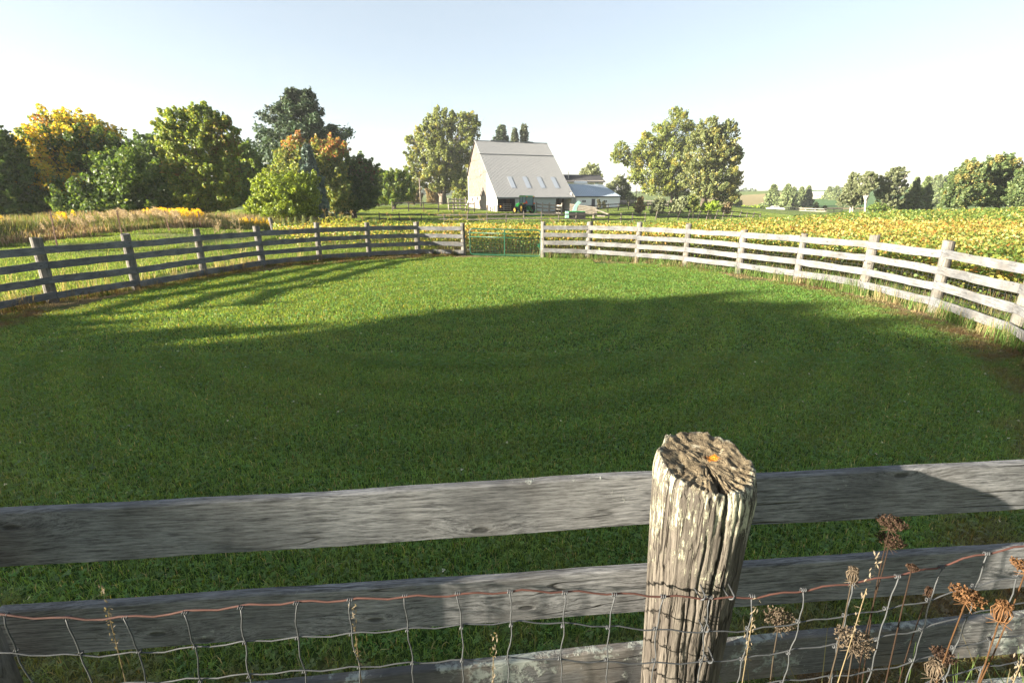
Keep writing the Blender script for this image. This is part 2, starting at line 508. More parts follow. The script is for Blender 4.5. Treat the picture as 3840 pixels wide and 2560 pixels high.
M['leaf'] = mat_leaf('tree_leaf')
M['needle'] = mat_leaf('conifer_needle', .12, rough=.6)
M['bean_leaf'] = mat_leaf('bean_leaf', .42)
M['weed'] = mat_leaf('weed_leaf', .4, rough=.7, spec=.15)
M['dry'] = mat_leaf('dry_stalk', .25, rough=.8, spec=.1)
M['lawn_ground'] = mat_lawn('paddock_turf', False)
M['lawn_blades'] = mat_lawn('paddock_grass_blades', True)
M['meadow_ground'] = mat_ground()
M['soil'] = mat_sheet('field_soil', (.06, .05, .028), (.11, .10, .04), 3.0)
M['far_green'] = mat_sheet('green_crop', (.055, .115, .035), (.09, .16, .05), .5, .3)
M['far_tan'] = mat_sheet('ripe_crop', (.20, .165, .075), (.28, .23, .11), .4, .3)
M['gravel'] = mat_sheet('pale_gravel', (.26, .25, .23), (.38, .37, .34), 4.0)
M['road'] = mat_sheet('grey_road', (.16, .16, .16), (.24, .24, .23), 3.0, .2)
M['concrete'] = mat_sheet('worn_yard_earth', (.14, .105, .07), (.22, .17, .115), 2.5)
# ------------------------------------------------------------------ terrain
_ctl = []
def cp(px, py, Y, dz=0.0):
    p = at(px, py, Y); _ctl.append((p[0], p[1], p[2] - dz))
def cw(x, y, z): _ctl.append((x, y, z))
for a in range(0, 360, 40): cw(ARENA_C[0] + 10 * math.cos(math.radians(a)), ARENA_C[1] + 10 * math.sin(math.radians(a)), 0)
for p in ((-25, 20, 0), (-35, 38, 0), (-18, 34, 0), (-45, 10, 0), (-70, 45, .2), (-28, 62, -.1), (-60, 85, .4), (-30, -25, 0), (30, -25, 0), (0, -40, 0),
          (-28, 85, -.5), (25, 0, .1), (60, 0, .2)): cw(*p)
cp(1920, 829, 41, .98); cp(1650, 832, 41, .98); cp(1400, 835, 40, .98); cp(1150, 838, 38, .98); cp(1900, 834, 49); cp(2150, 834, 49); cp(1450, 836, 51)
cp(2300, 830, 40, .98); cp(2450, 829, 40, .98); cp(2600, 825, 40, .98); cp(2750, 819, 41, .98); cp(2900, 811, 41, .98); cp(3050, 800, 41, .98); cp(3300, 788, 40, .98); cp(3600, 781, 38, .98); cp(3840, 777, 36, .98); cw(22, 50, -1.2)
for _x, _y in ((-20, 20), (-24, 24), (-15, 27), (-18, 31), (-12, 25), (-12, 32), (-26, 32), (-13, 18)): cw(_x, _y, -.08)
for _Y in (22, 26, 30, 35):
    for _px, _py in ((1130, 841), (1350, 838), (1600, 835), (1920, 832), (2250, 832), (2550, 831)): cp(_px, _py, _Y, .98)
cp(2850, 824, 24, .98); cp(2850, 820, 31, .98); cp(3150, 808, 30, .98); cp(3500, 798, 28, .98)
cw(34, 50, -.9); cw(46, 45, -.5)
cp(2530, 824, 58); cp(2830, 820, 58)
cw(60, 45, -.4); cw(45, 60, -1.0); cw(28, 62, -1.4); cw(70, 75, -.5)
cp(1864, 794, 80); cp(2143, 795, 84.8); cp(1920, 812, 62); cp(1740, 800, 72); cp(1600, 793, 75); cp(2230, 781, 88); cp(2150, 802, 72)
cp(1664, 766, 110); cp(1420, 776, 108); cp(1200, 778, 105); cp(2400, 783, 85); cp(2535, 762, 108); cp(2640, 764, 110); cp(2760, 792, 90)
cp(2905, 793, 150); cp(2800, 790, 140); cp(3000, 797, 130); cp(3150, 804, 115); cp(3250, 800, 95)
cp(2960, 778, 185); cp(3300, 774, 190); cp(3600, 772, 190); cp(3840, 775, 190)
cp(2980, 716, 340); cp(3250, 713, 340); cp(3550, 713, 340); cp(3840, 712, 340); cp(2760, 770, 210); cp(2760, 738, 320); cp(2400, 742, 300); cp(2000, 740, 300); cp(1500, 742, 300); cp(900, 740, 300); cp(0, 738, 300)
for a in range(0, 360, 30): cw(900 * math.sin(math.radians(a)), 900 * math.cos(math.radians(a)), 5.0)
for a in range(100, 280, 40): cw(200 * math.sin(math.radians(a)), 200 * math.cos(math.radians(a)), 1.0)
_ctl = np.array(_ctl)
_K = np.sqrt(((_ctl[:, None, :2] - _ctl[None, :, :2]) ** 2).sum(-1) + 36.0)
_n = len(_ctl)
_A = np.zeros((_n + 1, _n + 1)); _A[:_n, :_n] = _K + np.eye(_n) * (-.02); _A[_n, :_n] = 1; _A[:_n, _n] = 1
_w = np.linalg.solve(_A, np.r_[_ctl[:, 2], 0])
HAZE = .00034
def terr(x, y):
    x = np.asarray(x, float); y = np.asarray(y, float)
    sh = x.shape; X = x.ravel(); Y = y.ravel()
    out = np.empty(len(X))
    for i in range(0, len(X), 20000):
        d = np.sqrt((X[i:i + 20000, None] - _ctl[None, :, 0]) ** 2 + (Y[i:i + 20000, None] - _ctl[None, :, 1]) ** 2 + 36.0)
        out[i:i + 20000] = d @ _w[:_n] + _w[_n]
    r = np.hypot(X - ARENA_C[0], Y - ARENA_C[1])
    t = np.clip((r - 9.3) / 5.0, 0, 1); t = t * t * (3 - 2 * t)
    return (out * t).reshape(sh)
def tz(x, y): return float(terr(np.array([x]), np.array([y]))[0])
def foot(px, Y):
    """ground point seen at column px and depth Y"""
    z = 0.0
    for _ in range(4):
        # column -> x depends on depth along the lens axis
        dep = Y * _c - (z - CAM_H) * _s
        x = (px - 1920) / F_PX * dep
        z = tz(x, Y)
    return np.array([x, Y, z])

# the ground: one polar sheet out to the horizon
_rad = np.r_[np.linspace(0.5, 60, 80), np.geomspace(62, 1500, 62)]
_th = np.linspace(0, 2 * np.pi, 288, endpoint=False)
_R, _T = np.meshgrid(_rad, _th, indexing='ij')
_X = _R * np.sin(_T); _Y = _R * np.cos(_T)
_Z = terr(_X, _Y) + np.where(_R > 20, (vnoise(np.c_[_X.ravel(), _Y.ravel()], .15).reshape(_R.shape) - .5) * .10, 0)
nr, nt = _R.shape
V = np.c_[_X.ravel(), _Y.ravel(), _Z.ravel()]
V = np.r_[V, [[0, 0, 0]]]
ii, jj = np.meshgrid(np.arange(nr - 1), np.arange(nt), indexing='ij')
Q = np.stack([ii * nt + jj, (ii + 1) * nt + jj, (ii + 1) * nt + (jj + 1) % nt, ii * nt + (jj + 1) % nt], -1).reshape(-1, 4)[:, ::-1]
me = array_mesh('ground', V, Q, M['meadow_ground'], smooth=True)
import bmesh as _bm
b = _bm.new(); b.from_mesh(me); b.verts.ensure_lookup_table()
cvt = b.verts[nr * nt]
for j in range(nt):
    b.faces.new((cvt, b.verts[(j + 1) % nt], b.verts[j]))
_bm.ops.recalc_face_normals(b, faces=b.faces)
if b.faces[0].normal.z < 0:
    _bm.ops.reverse_faces(b, faces=b.faces)
b.to_mesh(me); b.free()
# thin afternoon haze in the air over the valley
hz = NT('haze_air')
pv = hz.n('VolumePrincipled'); pv.inputs['Color'].default_value = (.93, .96, 1.0, 1); pv.inputs['Density'].default_value = HAZE; pv.inputs['Anisotropy'].default_value = .25
hz.l(pv.outputs[0], hz.out.inputs['Volume'])
if HAZE > 0:
    zlo = V[:, 2].min() - 1.5
    tag(MB().box((0, 0, (zlo + 44) / 2), (3200, 3200, 44 - zlo)).build('haze', hz.m), 'thin pale afternoon haze over the farm', kind='stuff')
tag(mesh_obj('ground', me), 'rolling farm meadow around the paddock', kind='structure')

def sheet(name, poly, mat, label, lift=.02, step=1.5, kind='structure'):
    """a surface laid over the terrain inside a polygon (x, y)"""
    P = np.array(poly, float)
    import bmesh
    bmx = bmesh.new()
    vs = [bmx.verts.new((x, y, 0)) for x, y in P]
    bmx.faces.new(vs)
    lo, hi = P.min(0), P.max(0)
    for ax in (0, 1):
        for v in np.arange(lo[ax] + step, hi[ax], step):
            co = Vector((0, 0, 0)); co[ax] = v; no = Vector((0, 0, 0)); no[ax] = 1
            bmesh.ops.bisect_plane(bmx, geom=bmx.verts[:] + bmx.edges[:] + bmx.faces[:], plane_co=co, plane_no=no)
    A = np.array([v.co[:] for v in bmx.verts])
    Z = terr(A[:, 0], A[:, 1]) + lift
    for v, z in zip(bmx.verts, Z): v.co.z = z
    bmesh.ops.recalc_face_normals(bmx, faces=bmx.faces)
    bmx.faces.ensure_lookup_table()
    if bmx.faces[0].normal.z < 0: bmesh.ops.reverse_faces(bmx, faces=bmx.faces)
    me = bpy.data.meshes.new(name); bmx.to_mesh(me); bmx.free()
    me.materials.append(mat)
    return tag(mesh_obj(name, me), label, kind=kind)

# ------------------------------------------------------------------ the paddock ring, measured post by post (x, y, height)
LEFT = [(-9.05, 7.5, 1.25), (-8.86, 9.15, 1.23), (-8.19, 10.43, 1.20), (-7.72, 12.1, 1.19), (-7.12, 13.85, 1.15), (-6.0, 15.18, 1.17), (-4.76, 16.25, 1.12), (-3.25, 16.93, 1.10), (-1.66, 16.78, 1.07)]
RIGHT = [(1.02, 15.95, 1.16), (2.45, 15.75, 1.17), (3.83, 14.92, 1.20), (5.0, 13.98, 1.20), (5.99, 12.75, 1.12), (6.74, 11.4, 1.13), (7.37, 10.02, 1.21), (7.47, 8.35, 1.24), (7.15, 6.62, 1.27), (6.35, 5.1, 1.27)]
ring = [(p[0], p[1]) for p in LEFT] + [(p[0], p[1]) for p in RIGHT] + [(5.2, 3.3), (3.7, 1.9), (2.05, 1.25), (.44, 1.05), (-1.22, .93), (-3.0, 1.2), (-5.2, 2.2), (-7.3, 4.2), (-8.6, 5.9)]
sheet('paddock_lawn', ring, M['lawn_ground'], 'mown round paddock lawn inside the board fence', lift=.004, step=.5)

def post_mesh(R, H, lean, seed, n=14, m=9):
    """round weathered post with a rough sawn top"""
    r = np.random.default_rng(seed)
    vs = []; fs = []
    ph = r.uniform(0, 6.28, 4)
    tilt = r.uniform(-.02, .02, 2)
    for i in range(m):
        h = -.15 + (H + .15) * i / (m - 1)
        for k in range(n):
            t = 2 * math.pi * k / n
            rr = R * (1 + .05 * math.sin(2 * t + ph[0]) + .035 * math.sin(3 * t + ph[1]) + .02 * math.sin(h * 5 + ph[2])) * (1.05 - .08 * max(0, h) / H)
            z = h + (0 if i < m - 1 else (tilt[0] * math.cos(t) + tilt[1] * math.sin(t)) * R * 6 + r.uniform(-.004, .004))
            vs.append((rr * math.cos(t) + lean[0] * max(0, h), rr * math.sin(t) + lean[1] * max(0, h), z))
    for i in range(m - 1):
        for k in range(n):
            fs.append((i * n + k, i * n + (k + 1) % n, (i + 1) * n + (k + 1) % n, (i + 1) * n + k))
    # inset top with a checked centre
    base = (m - 1) * n
    for k in range(n):
        x, y, z = vs[base + k]
        cx, cy = lean[0] * H, lean[1] * H
        vs.append((cx + (x - cx) * .86, cy + (y - cy) * .86, z + .006))
    vs.append((lean[0] * H, lean[1] * H, H - .004))
    for k in range(n):
        fs.append((base + k, base + (k + 1) % n, base + n + (k + 1) % n, base + n + k))
        fs.append((base + n + k, base + n + (k + 1) % n, len(vs) - 1))
    return vs, fs

def board(name, p0, p1, h, th, mat, parent, seed, segs=14, sag=0.0, rough=.004, z_axis=None, root=(0, 0, 0)):
    """a sawn board from p0 to p1 (centre line); local x runs along it"""
    r = np.random.default_rng(seed)
    p0 = np.array(p0, float); p1 = np.array(p1, float)
    L = np.linalg.norm(p1 - p0)
    ph = r.uniform(0, 6.28, 6)
    vs = []; fs = []
    for i in range(segs + 1):
        t = i / segs; x = (t - .5) * L
        top = h / 2 + rough * (math.sin(t * 9 + ph[0]) + .6 * math.sin(t * 23 + ph[1])) + r.uniform(-1, 1) * rough * .35
        bot = -h / 2 + rough * (math.sin(t * 8 + ph[2]) + .6 * math.sin(t * 21 + ph[3])) + r.uniform(-1, 1) * rough * .35
        bow = -sag * 4 * t * (1 - t) + .006 * math.sin(t * 3.1 + ph[4])
        cup = .004 * math.sin(t * 4 + ph[5])
        e = th * .16
        for y, z in ((-th / 2, bot + e), (-th / 2 - cup * .3, (bot + top) / 2), (-th / 2, top - e), (-th / 2 + e, top), (th / 2 - e, top - .001), (th / 2, top - e), (th / 2, bot + e), (th / 2 - e, bot), (-th / 2 + e, bot)):
            vs.append((x, y + cup, z + bow))
    k = 9
    for i in range(segs):
        for j in range(k):
            fs.append((i * k + j, (i + 1) * k + j, (i + 1) * k + (j + 1) % k, i * k + (j + 1) % k))
    fs.append(tuple(range(k))); fs.append(tuple(segs * k + j for j in range(k - 1, -1, -1)))
    d = (p1 - p0) / L
    yaw = math.atan2(d[1], d[0]); pit = -math.asin(d[2])
    m = MB().add(vs, fs)
    o = m.build(name, mat, parent, loc=(p0 + p1) / 2 - np.array(root), rot=(0, pit, yaw))
    return o

def ring_fence(root, posts, zfun, hfun, prefix_mat, post_mat, r0, seed, inward=1.0, th=.026):
    base = np.array(root.location)
    cen = np.array([ARENA_C[0], ARENA_C[1]])
    n = len(posts)
    inner = []
    for i, (x, y, H) in enumerate(posts):
        rr = r0 * (1 + .12 * math.sin(i * 2.3 + seed))
        lean = (.02 * math.sin(i * 1.7 + seed), .02 * math.cos(i * 2.9 + seed))
        v, f = post_mesh(rr, H, lean, seed + i)
        MB().add(v, f).build('post', post_mat, root, loc=(x - base[0], y - base[1], 0 - base[2]))
        d = cen - np.array([x, y]); d /= np.linalg.norm(d)
        inner.append(np.array([x, y]) + d * (rr + th / 2 + .002) * inward)
    for i in range(n - 1):
        a, b2 = inner[i], inner[i + 1]
        d = (b2 - a) / np.linalg.norm(b2 - a)
        g = .004
        for k in range(4):
            ja = random.uniform(-.012, .012); jb = random.uniform(-.012, .012)
            za = zfun(i / (n - 1), k) + ja; zb = zfun((i + 1) / (n - 1), k) + jb
            h = hfun * random.uniform(.94, 1.05)
            pa = (a[0] + d[0] * g, a[1] + d[1] * g, za); pb = (b2[0] - d[0] * g, b2[1] - d[1] * g, zb)
            board('board', pa, pb, h, th, prefix_mat, root, seed * 100 + i * 4 + k, root=base)

def wire_panel(posts, zs, off, step, name, parent, base, mat):
    """woven wire strung outside the posts: real wires joined into one part"""
    A, B, rr = [], [], []
    cen = np.array(ARENA_C)
    P = []
    for x, y, _ in posts:
        d = np.array([x, y]) - cen; d /= np.linalg.norm(d)
        P.append(np.array([x, y]) + d * off)
    for a, b2 in zip(P[:-1], P[1:]):
        L = np.linalg.norm(b2 - a); m = max(2, int(L / step))
        for z in zs:
            A.append((*a, z)); B.append((*b2, z + .004)); rr.append(.0016)
        for k in range(m):
            q = a + (b2 - a) * (k + .5) / m
            j = random.uniform(-.01, .01)
            A.append((*q, zs[0] - .02)); B.append((*(q + np.array([j, 0])), zs[-1] + .012)); rr.append(.0015)
    V, Q = frusta(np.array(A) - base, np.array(B) - base, rr, rr, 4)
    o = mesh_obj(name, array_mesh(name, V, Q, mat), parent)
    o['kind'] = 'stuff'
    return o

fl = empty('board_fence', (-6.0, 14.5, 0), 'shaded grey four-board fence curving along the left side of the paddock', 'fence')
ring_fence(fl, LEFT, lambda t, k: [(1.025, .75, .46, .17), (.90, .645, .385, .125)][0][k] * (1 - t) + (.90, .645, .385, .125)[k] * t, .135, M['rail'], M['post'], .085, 11)
wire_panel(LEFT, [.05, .17, .29, .41, .53, .65, .77, .88, .98], .10, .11, 'wire_mesh', fl, np.array(fl.location), M['wire'])
fr = empty('board_fence', (6.0, 12.5, 0), 'sunlit pale four-board fence curving along the right side of the paddock', 'fence')
ring_fence(fr, RIGHT, lambda t, k: (.995, .755, .505, .265)[k] * (1 - t) + (1.035, .755, .475, .195)[k] * t, .135, M['rail'], M['post'], .088, 37)
wire_panel(RIGHT, [.08, .18, .28, .38, .48, .58, .68, .76], .10, .11, 'wire_mesh', fr, np.array(fr.location), M['wire'])

# ------------------------------------------------------------------ the near fence
fn = empty('board_fence', (.44, .97, 0), 'close weathered board fence with a thick split post and woven wire in the foreground', 'fence')
fb = np.array(fn.location)
def near_post():
    n, m = 150, 140
    R0, H = .112, 1.425
    th = np.r_[np.linspace(-2.95, -.15, 106, endpoint=False), np.linspace(-.15, 2 * np.pi - 2.95, 44, endpoint=False)]
    hs = np.r_[np.linspace(-.15, .75, 20, endpoint=False), np.linspace(.75, H, m - 20)]
    T, Hh = np.meshgrid(th, hs, indexing='xy')
    ct, st = np.cos(T), np.sin(T)
    P3 = np.stack([ct * 3, st * 3, Hh * .8], -1).reshape(-1, 3)
    lump = vnoise(P3, .9, 3).reshape(T.shape) - .5
    P4 = np.stack([ct * 14, st * 14, Hh * 1.6], -1).reshape(-1, 3)
    g1 = vnoise(P4, 1.0, 5).reshape(T.shape) - .5
    P5 = np.stack([ct * 34, st * 34, Hh * 6], -1).reshape(-1, 3)
    g2 = vnoise(P5, 1.0, 8).reshape(T.shape) - .5
    P6 = np.stack([ct * 16, st * 16, Hh * 45], -1).reshape(-1, 3)
    g3 = vnoise(P6, 1.0, 9).reshape(T.shape) - .5
    r = R0 * (.80 + .20 * np.clip((Hh - .75) / .67, 0, 1)) + lump * .012 + g1 * .0025 + g2 * .003 + g3 * .0022
    # drying cracks: (angle, half width, depth, z from, z to, wander)
    for a0, w, dpt, z0, z1, wd in ((-1.50, .036, .065, .0, 1.46, .03), (-2.05, .03, .018, .0, 1.12, .04), (-.62, .03, .022, .85, 1.45, .03), (-2.62, .03, .013, .6, 1.3, .03), (-1.05, .028, .012, .3, 1.0, .03), (.8, .03, .03, 0, 1.45, .05), (2.2, .03, .03, 0, 1.45, .05), (-1.80, .026, .010, .7, 1.30, .02)):
        ac = a0 + wd * np.sin(Hh * 7 + a0 * 5) + .02 * np.sin(Hh * 31)
        da = np.abs((T - ac + np.pi) % (2 * np.pi) - np.pi)
        fade = np.clip((Hh - z0) / .06, 0, 1) * np.clip((z1 - Hh) / .06 + .4, 0, 1)
        r -= dpt * np.clip(1 - da / w, 0, 1) ** .8 * fade
    top = np.clip((Hh - (H - .05)) / .05, 0, 1)
    r -= top ** 2 * (.006 + .010 * (vnoise(np.stack([ct * 9, st * 9, Hh * 0], -1).reshape(-1, 3), 1.0, 12).reshape(T.shape)))
    jag = (vnoise(np.stack([ct * 8, st * 8, Hh * 0], -1).reshape(-1, 3), 1.0, 21).reshape(T.shape) - .5) * .012 + (vnoise(np.stack([ct * 24, st * 24, Hh * 0], -1).reshape(-1, 3), 1.0, 22).reshape(T.shape) - .5) * .009
    tilt = .020 * st - .004 * ct
    Z = Hh + (jag + tilt) * np.clip((Hh - (H - .12)) / .12, 0, 1)
    V = np.stack([r * ct, r * st, Z], -1)
    rows = len(hs)
    Vl = [V.reshape(-1, 3)]
    k = np.arange(n)
    Q = np.concatenate([np.stack([i * n + k, i * n + (k + 1) % n, (i + 1) * n + (k + 1) % n, (i + 1) * n + k], 1) for i in range(rows - 1)])
    # the broken end grain: rings shrinking to the heart, radial checks and crumbling rot
    rim = V[-1]; nr_ = 26
    for q in range(1, nr_ + 1):
        f = 1 - q / nr_ * .995
        xy = rim[:, :2] * f
        rad = np.hypot(xy[:, 0], xy[:, 1])
        t2 = th
        rc = np.abs(((t2 * 11 / (2 * np.pi) + .25 * np.sin(f * 5) + .8 * np.sin(t2 * 2.0 + 1) + 1.1 * vnoise(np.c_[np.cos(t2) * 3, np.sin(t2) * 3, np.full(n, f * 4)], 1.0, 31)) % 1) - .5)
        radial = -.004 * np.clip(1 - rc / .10, 0, 1) * (f > .12)
        main = -.030 * np.clip(1 - np.abs((t2 + 1.50 + .25 * (1 - f) + np.pi) % (2 * np.pi) - np.pi) / (.07 + .05 * (1 - f)), 0, 1)
        rot = (vnoise(np.c_[xy * 46, np.full(n, .5)], 1.0, 33) - .5) * .010 + (vnoise(np.c_[xy * 130, np.full(n, .5)], 1.0, 34) - .5) * .006
        g_ = min(1.0, max(0.0, (f - .55) / .45)); tl_ = H + .020 * xy[:, 1] / R0
        z = rim[:, 2] * g_ + (1 - g_) * tl_ - .006 * (1 - f) + radial + main + rot * min(1, q / 3)
        Vl.append(np.c_[xy, z])
        o0 = (rows + q - 2) * n; o1 = (rows + q - 1) * n
        Q = np.r_[Q, np.stack([o0 + k, o0 + (k + 1) % n, o1 + (k + 1) % n, o1 + k], 1)]
    return np.concatenate(Vl), Q
def mat_near_post():
    t = NT('split_old_post'); co = t.objco()
    sp = t.n('SeparateXYZ'); t.l(co, sp.inputs[0])
    g = t.noise(t.mapping(co, (42, 42, 3.2)), 1.0, 7, .7)
    g2 = t.noise(t.mapping(co, (150, 150, 9)), 1.0, 4, .6)
    c = t.mix(t.ramp(g, [(.35, 0), (.62, 1)]), (.034, .029, .025), (.128, .114, .095))
    c = t.mix(t.math('MULTIPLY', t.ramp(g2, [(.4, 1), (.55, 0)]), .55), c, (.035, .03, .026))
    ckn = t.noise(t.mapping(co, (20, 20, 1.1)), 1.0, 3, .55)
    ckl = t.ramp(t.math('ABSOLUTE', t.math('SUBTRACT', ckn, .5)), [(0, 1), (.014, 0)])
    ckn2 = t.noise(t.mapping(co, (44, 44, 2.0), (3, 1, 7)), 1.0, 3, .55)
    ckl2 = t.math('MULTIPLY', t.ramp(t.math('ABSOLUTE', t.math('SUBTRACT', ckn2, .5)), [(0, 1), (.018, 0)]), .75)
    ckl = t.math('MAXIMUM', ckl, ckl2)
    hi = t.n('MapRange'); t.l(sp.outputs[2], hi.inputs['Value'])
    hi.inputs['From Min'].default_value = .85; hi.inputs['From Max'].default_value = 1.40
    lz = t.noise(t.mapping(co, (110, 110, 16)), 1.0, 6, .78); lb = t.noise(co, 9, 4, .6); lc = t.noise(co, 110, 4, .7)
    lw = t.math('ADD', t.math('ADD', t.math('MULTIPLY', lz, .62), t.math('MULTIPLY', lb, .3)), t.math('MULTIPLY', hi.outputs[0], .17))
    lk = t.ramp(t.math('ADD', lw, t.math('MULTIPLY', t.math('SUBTRACT', lc, .5), .12)), [(.60, 0), (.655, 1)])
    c = t.mix(lk, c, t.mix(lc, (.20, .20, .145), (.40, .385, .29)))
    c = t.mix(t.math('MULTIPLY', ckl, .9), c, (.012, .010, .008))
    # end grain
    nrm = t.n('SeparateXYZ'); t.l(t.n('NewGeometry').outputs['Normal'], nrm.inputs[0])
    endz = t.math('GREATER_THAN', sp.outputs[2], 1.375)
    rr = t.math('SQRT', t.math('ADD', t.math('MULTIPLY', sp.outputs[0], sp.outputs[0]), t.math('MULTIPLY', sp.outputs[1], sp.outputs[1])))
    ins = t.n('MapRange'); t.l(t.math('ADD', rr, t.math('MULTIPLY', t.math('SUBTRACT', lb, .5), .03)), ins.inputs['Value'])
    ins.inputs['From Min'].default_value = .101; ins.inputs['From Max'].default_value = .092
    em = t.math('MULTIPLY', endz, ins.outputs[0])
    e = t.mix(t.ramp(t.noise(co, 60, 5, .7), [(.35, 0), (.65, 1)]), (.075, .058, .038), (.21, .17, .11))
    e = t.mix(t.ramp(t.math('ADD', t.noise(co, 24, 4), t.math('MULTIPLY', lc, .25)), [(.73, 0), (.79, 1)]), e, (.30, .27, .20))
    # orange lichen
    d2 = t.n('VectorMath', operation='DISTANCE'); t.l(t.mapping(co, (1, 1.6, 0)), d2.inputs[0]); d2.inputs[1].default_value = (.022, .022, 0)
    oj = t.math('ADD', d2.outputs['Value'], t.math('MULTIPLY', t.noise(co, 55, 3), .045))
    e = t.mix(t.ramp(oj, [(.036, 1), (.042, 0)]), e, (.45, .16, .018))
    c = t.mix(em, c, e)
    h = t.math('ADD', t.math('SUBTRACT', t.math('MULTIPLY', g, .7), ckl), t.math('ADD', t.math('MULTIPLY', lk, .35), t.math('MULTIPLY', lc, .3)))
    return t.done(t.principled(c, .88, 0, .12, h, .8, .006))
M['near_post'] = mat_near_post()
V, Q = near_post()
o = mesh_obj('post', array_mesh('post', V, Q, M['near_post'], smooth=True), fn)
o['label'] = 'thick split grey post crusted with pale lichen'
for x, y, H, sd in ((-1.255, .80, 1.30, 5), (2.13, 1.20, 1.33, 9)):
    v, f = post_mesh(.10, H, (0, 0), sd, 20, 12)
    MB().add(v, f).build('post', M['post'], fn, loc=(x - fb[0], y - fb[1], 0))
# boards on the inner side; z of their upper edge at the left end, at the post and at the right end
def near_line(x): return 1.112 + .0825 * (x - .44)
_spec = [(1.295, 1.30, 1.30, .153, 'near_rail'), (1.005, 1.005, 1.005, .150, 'near_rail'), (.665, .715, .74, .155, 'low_rail'), (.38, .42, .44, .15, 'low_rail')]
for k, (zl, zm, zr, h, mt) in enumerate(_spec):
    for (xa, za, xb, zb) in ((-1.30, zl, .437, zm), (.443, zm - .012, 2.12, zr)):
        board('board', (xa, near_line(xa) + .004 * k, za - h / 2), (xb, near_line(xb) + .004 * k, zb - h / 2), h, .028, M[mt], fn, 900 + k * 7 + int(xa > 0), segs=60, rough=.0016, root=fb)
# a second pair of boards carries the fence out of frame
# woven wire outside the posts
_top_px = [(-500, 2290), (0, 2302), (330, 2316), (560, 2308), (1000, 2268), (1500, 2234), (1960, 2215), (2450, 2234), (2680, 2240), (2830, 2234), (3230, 2182), (3500, 2135), (3650, 2085), (3840, 2043), (4300, 1990)]
def wire_y(x): return .838 + .08 * (x - .44) + (.05 * max(0, x - .8))
_tx = []
for px, py in _top_px:
    Y = .85
    for _ in range(5):
        p = at(px, py, Y); Y = wire_y(p[0])
    _tx.append(at(px, py, Y))
_tx = np.array(_tx)
def wire_top(x): return float(np.interp(x, _tx[:, 0], _tx[:, 2]))
_drops = [0, .088, .178, .272, .37, .475, .585, .70, .83, .97]
_xs = np.arange(-1.30, 1.95, .03)
for k, d in enumerate(_drops):
    pts = []
    for x in _xs:
        wob = .0035 * math.sin(x * 57 + k) + .006 * math.sin(x * 4.1 + k * 2.0) * min(1, k)
        pts.append((x - fb[0], wire_y(x) + .003 * math.sin(x * 9 + k) - fb[1], wire_top(x) * (1 - .0 * k) - d + wob))
    MB().tube(pts, .0021 if k == 0 else .0016, 6).build('wire', M['rust_wire'] if k == 0 else M['wire'], fn, smooth=True)
_sx = np.arange(-1.28, 1.93, .1065)
for q, x in enumerate(_sx):
    x = x + random.uniform(-.006, .006)
    pts = []; kn = MB(); drift = random.uniform(-.02, .02)
    for k, d in enumerate(_drops):
        xx = x + drift * d + .004 * math.sin(k * 2.3 + q)
        pts.append((xx - fb[0], wire_y(xx) - fb[1] - .002, wire_top(xx) - d))
    fine = []
    for a, b2 in zip(pts[:-1], pts[1:]):
        for s in (0, .25, .5, .75):
            fine.append((a[0] + (b2[0] - a[0]) * s + .0022 * math.sin(s * 6.28 + q), a[1] - .002 * math.sin(s * 3.14), a[2] + (b2[2] - a[2]) * s))
    fine.append(pts[-1])
    kn.tube(fine, .0015, 5)
    for k, p in enumerate(pts):         # the wrapped knots
        for j in range(3 if k == 0 else 2):
            cx = p[0] + (j - 1) * .0042
            ringp = [(cx + .0012 * math.sin(a), p[1] + .002 + .0034 * math.cos(a), p[2] + .0034 * math.sin(a)) for a in np.linspace(0, 6.0, 8)]
            kn.tube(ringp, .0014, 4)
    kn.build('wire_stay', M['wire'], fn, smooth=True)
# fencing staples in the post
for x, z in ((.41, .0), (.475, .0), (.43, -.088), (.45, -.178)):
    zz = wire_top(x) + z
    st = MB().tube([(x - fb[0] - .006, wire_y(x) - fb[1] + .03, zz - .004), (x - fb[0] - .004, wire_y(x) - fb[1] - .003, zz - .003), (x - fb[0], wire_y(x) - fb[1] - .006, zz), (x - fb[0] + .005, wire_y(x) - fb[1] - .003, zz + .004), (x - fb[0] + .006, wire_y(x) - fb[1] + .03, zz + .006)], .002, 5)
    st.build('staple', M['wire'], fn, smooth=True)

# ------------------------------------------------------------------ the green tube gate
ga, gb = np.array([-1.42, 16.68]), np.array([.93, 16.02])
gate = empty('tube_gate', (ga[0], ga[1], 0), 'green tube gate closing the far side of the paddock', 'gate')
gl = np.linalg.norm(gb - ga); gate.rotation_euler = (0, 0, math.atan2(gb[1] - ga[1], gb[0] - ga[0]))
def gz(px, py, Y): return at(px, py, Y)[2]
zt = .90; zb_ = .05; rc = .10
fr_ = [(rc, 0, zt), (gl - rc, 0, zt - .01)] + [(gl - rc + rc * math.sin(a), 0, zt - .01 - rc + rc * math.cos(a)) for a in (.5, 1.0, 1.57)] + [(gl, 0, zb_ + rc)] + [(gl - rc + rc * math.cos(a), 0, zb_ + rc - rc * math.sin(a)) for a in (.5, 1.0, 1.57)] + [(rc, 0, zb_)] + [(rc - rc * math.sin(a), 0, zb_ + rc - rc * math.cos(a)) for a in (.5, 1.0, 1.57)] + [(0, 0, zt - rc)] + [(rc - rc * math.cos(a), 0, zt - rc + rc * math.sin(a)) for a in (.5, 1.0, 1.57)]
MB().tube(fr_, .021, 8, cap=False).build('frame', M['green_tube'], gate, smooth=True)
for z in (.765, .635): MB().tube([(.018, 0, z), (gl - .018, 0, z - .01)], .017, 8).build('bar', M['green_tube'], gate, smooth=True)
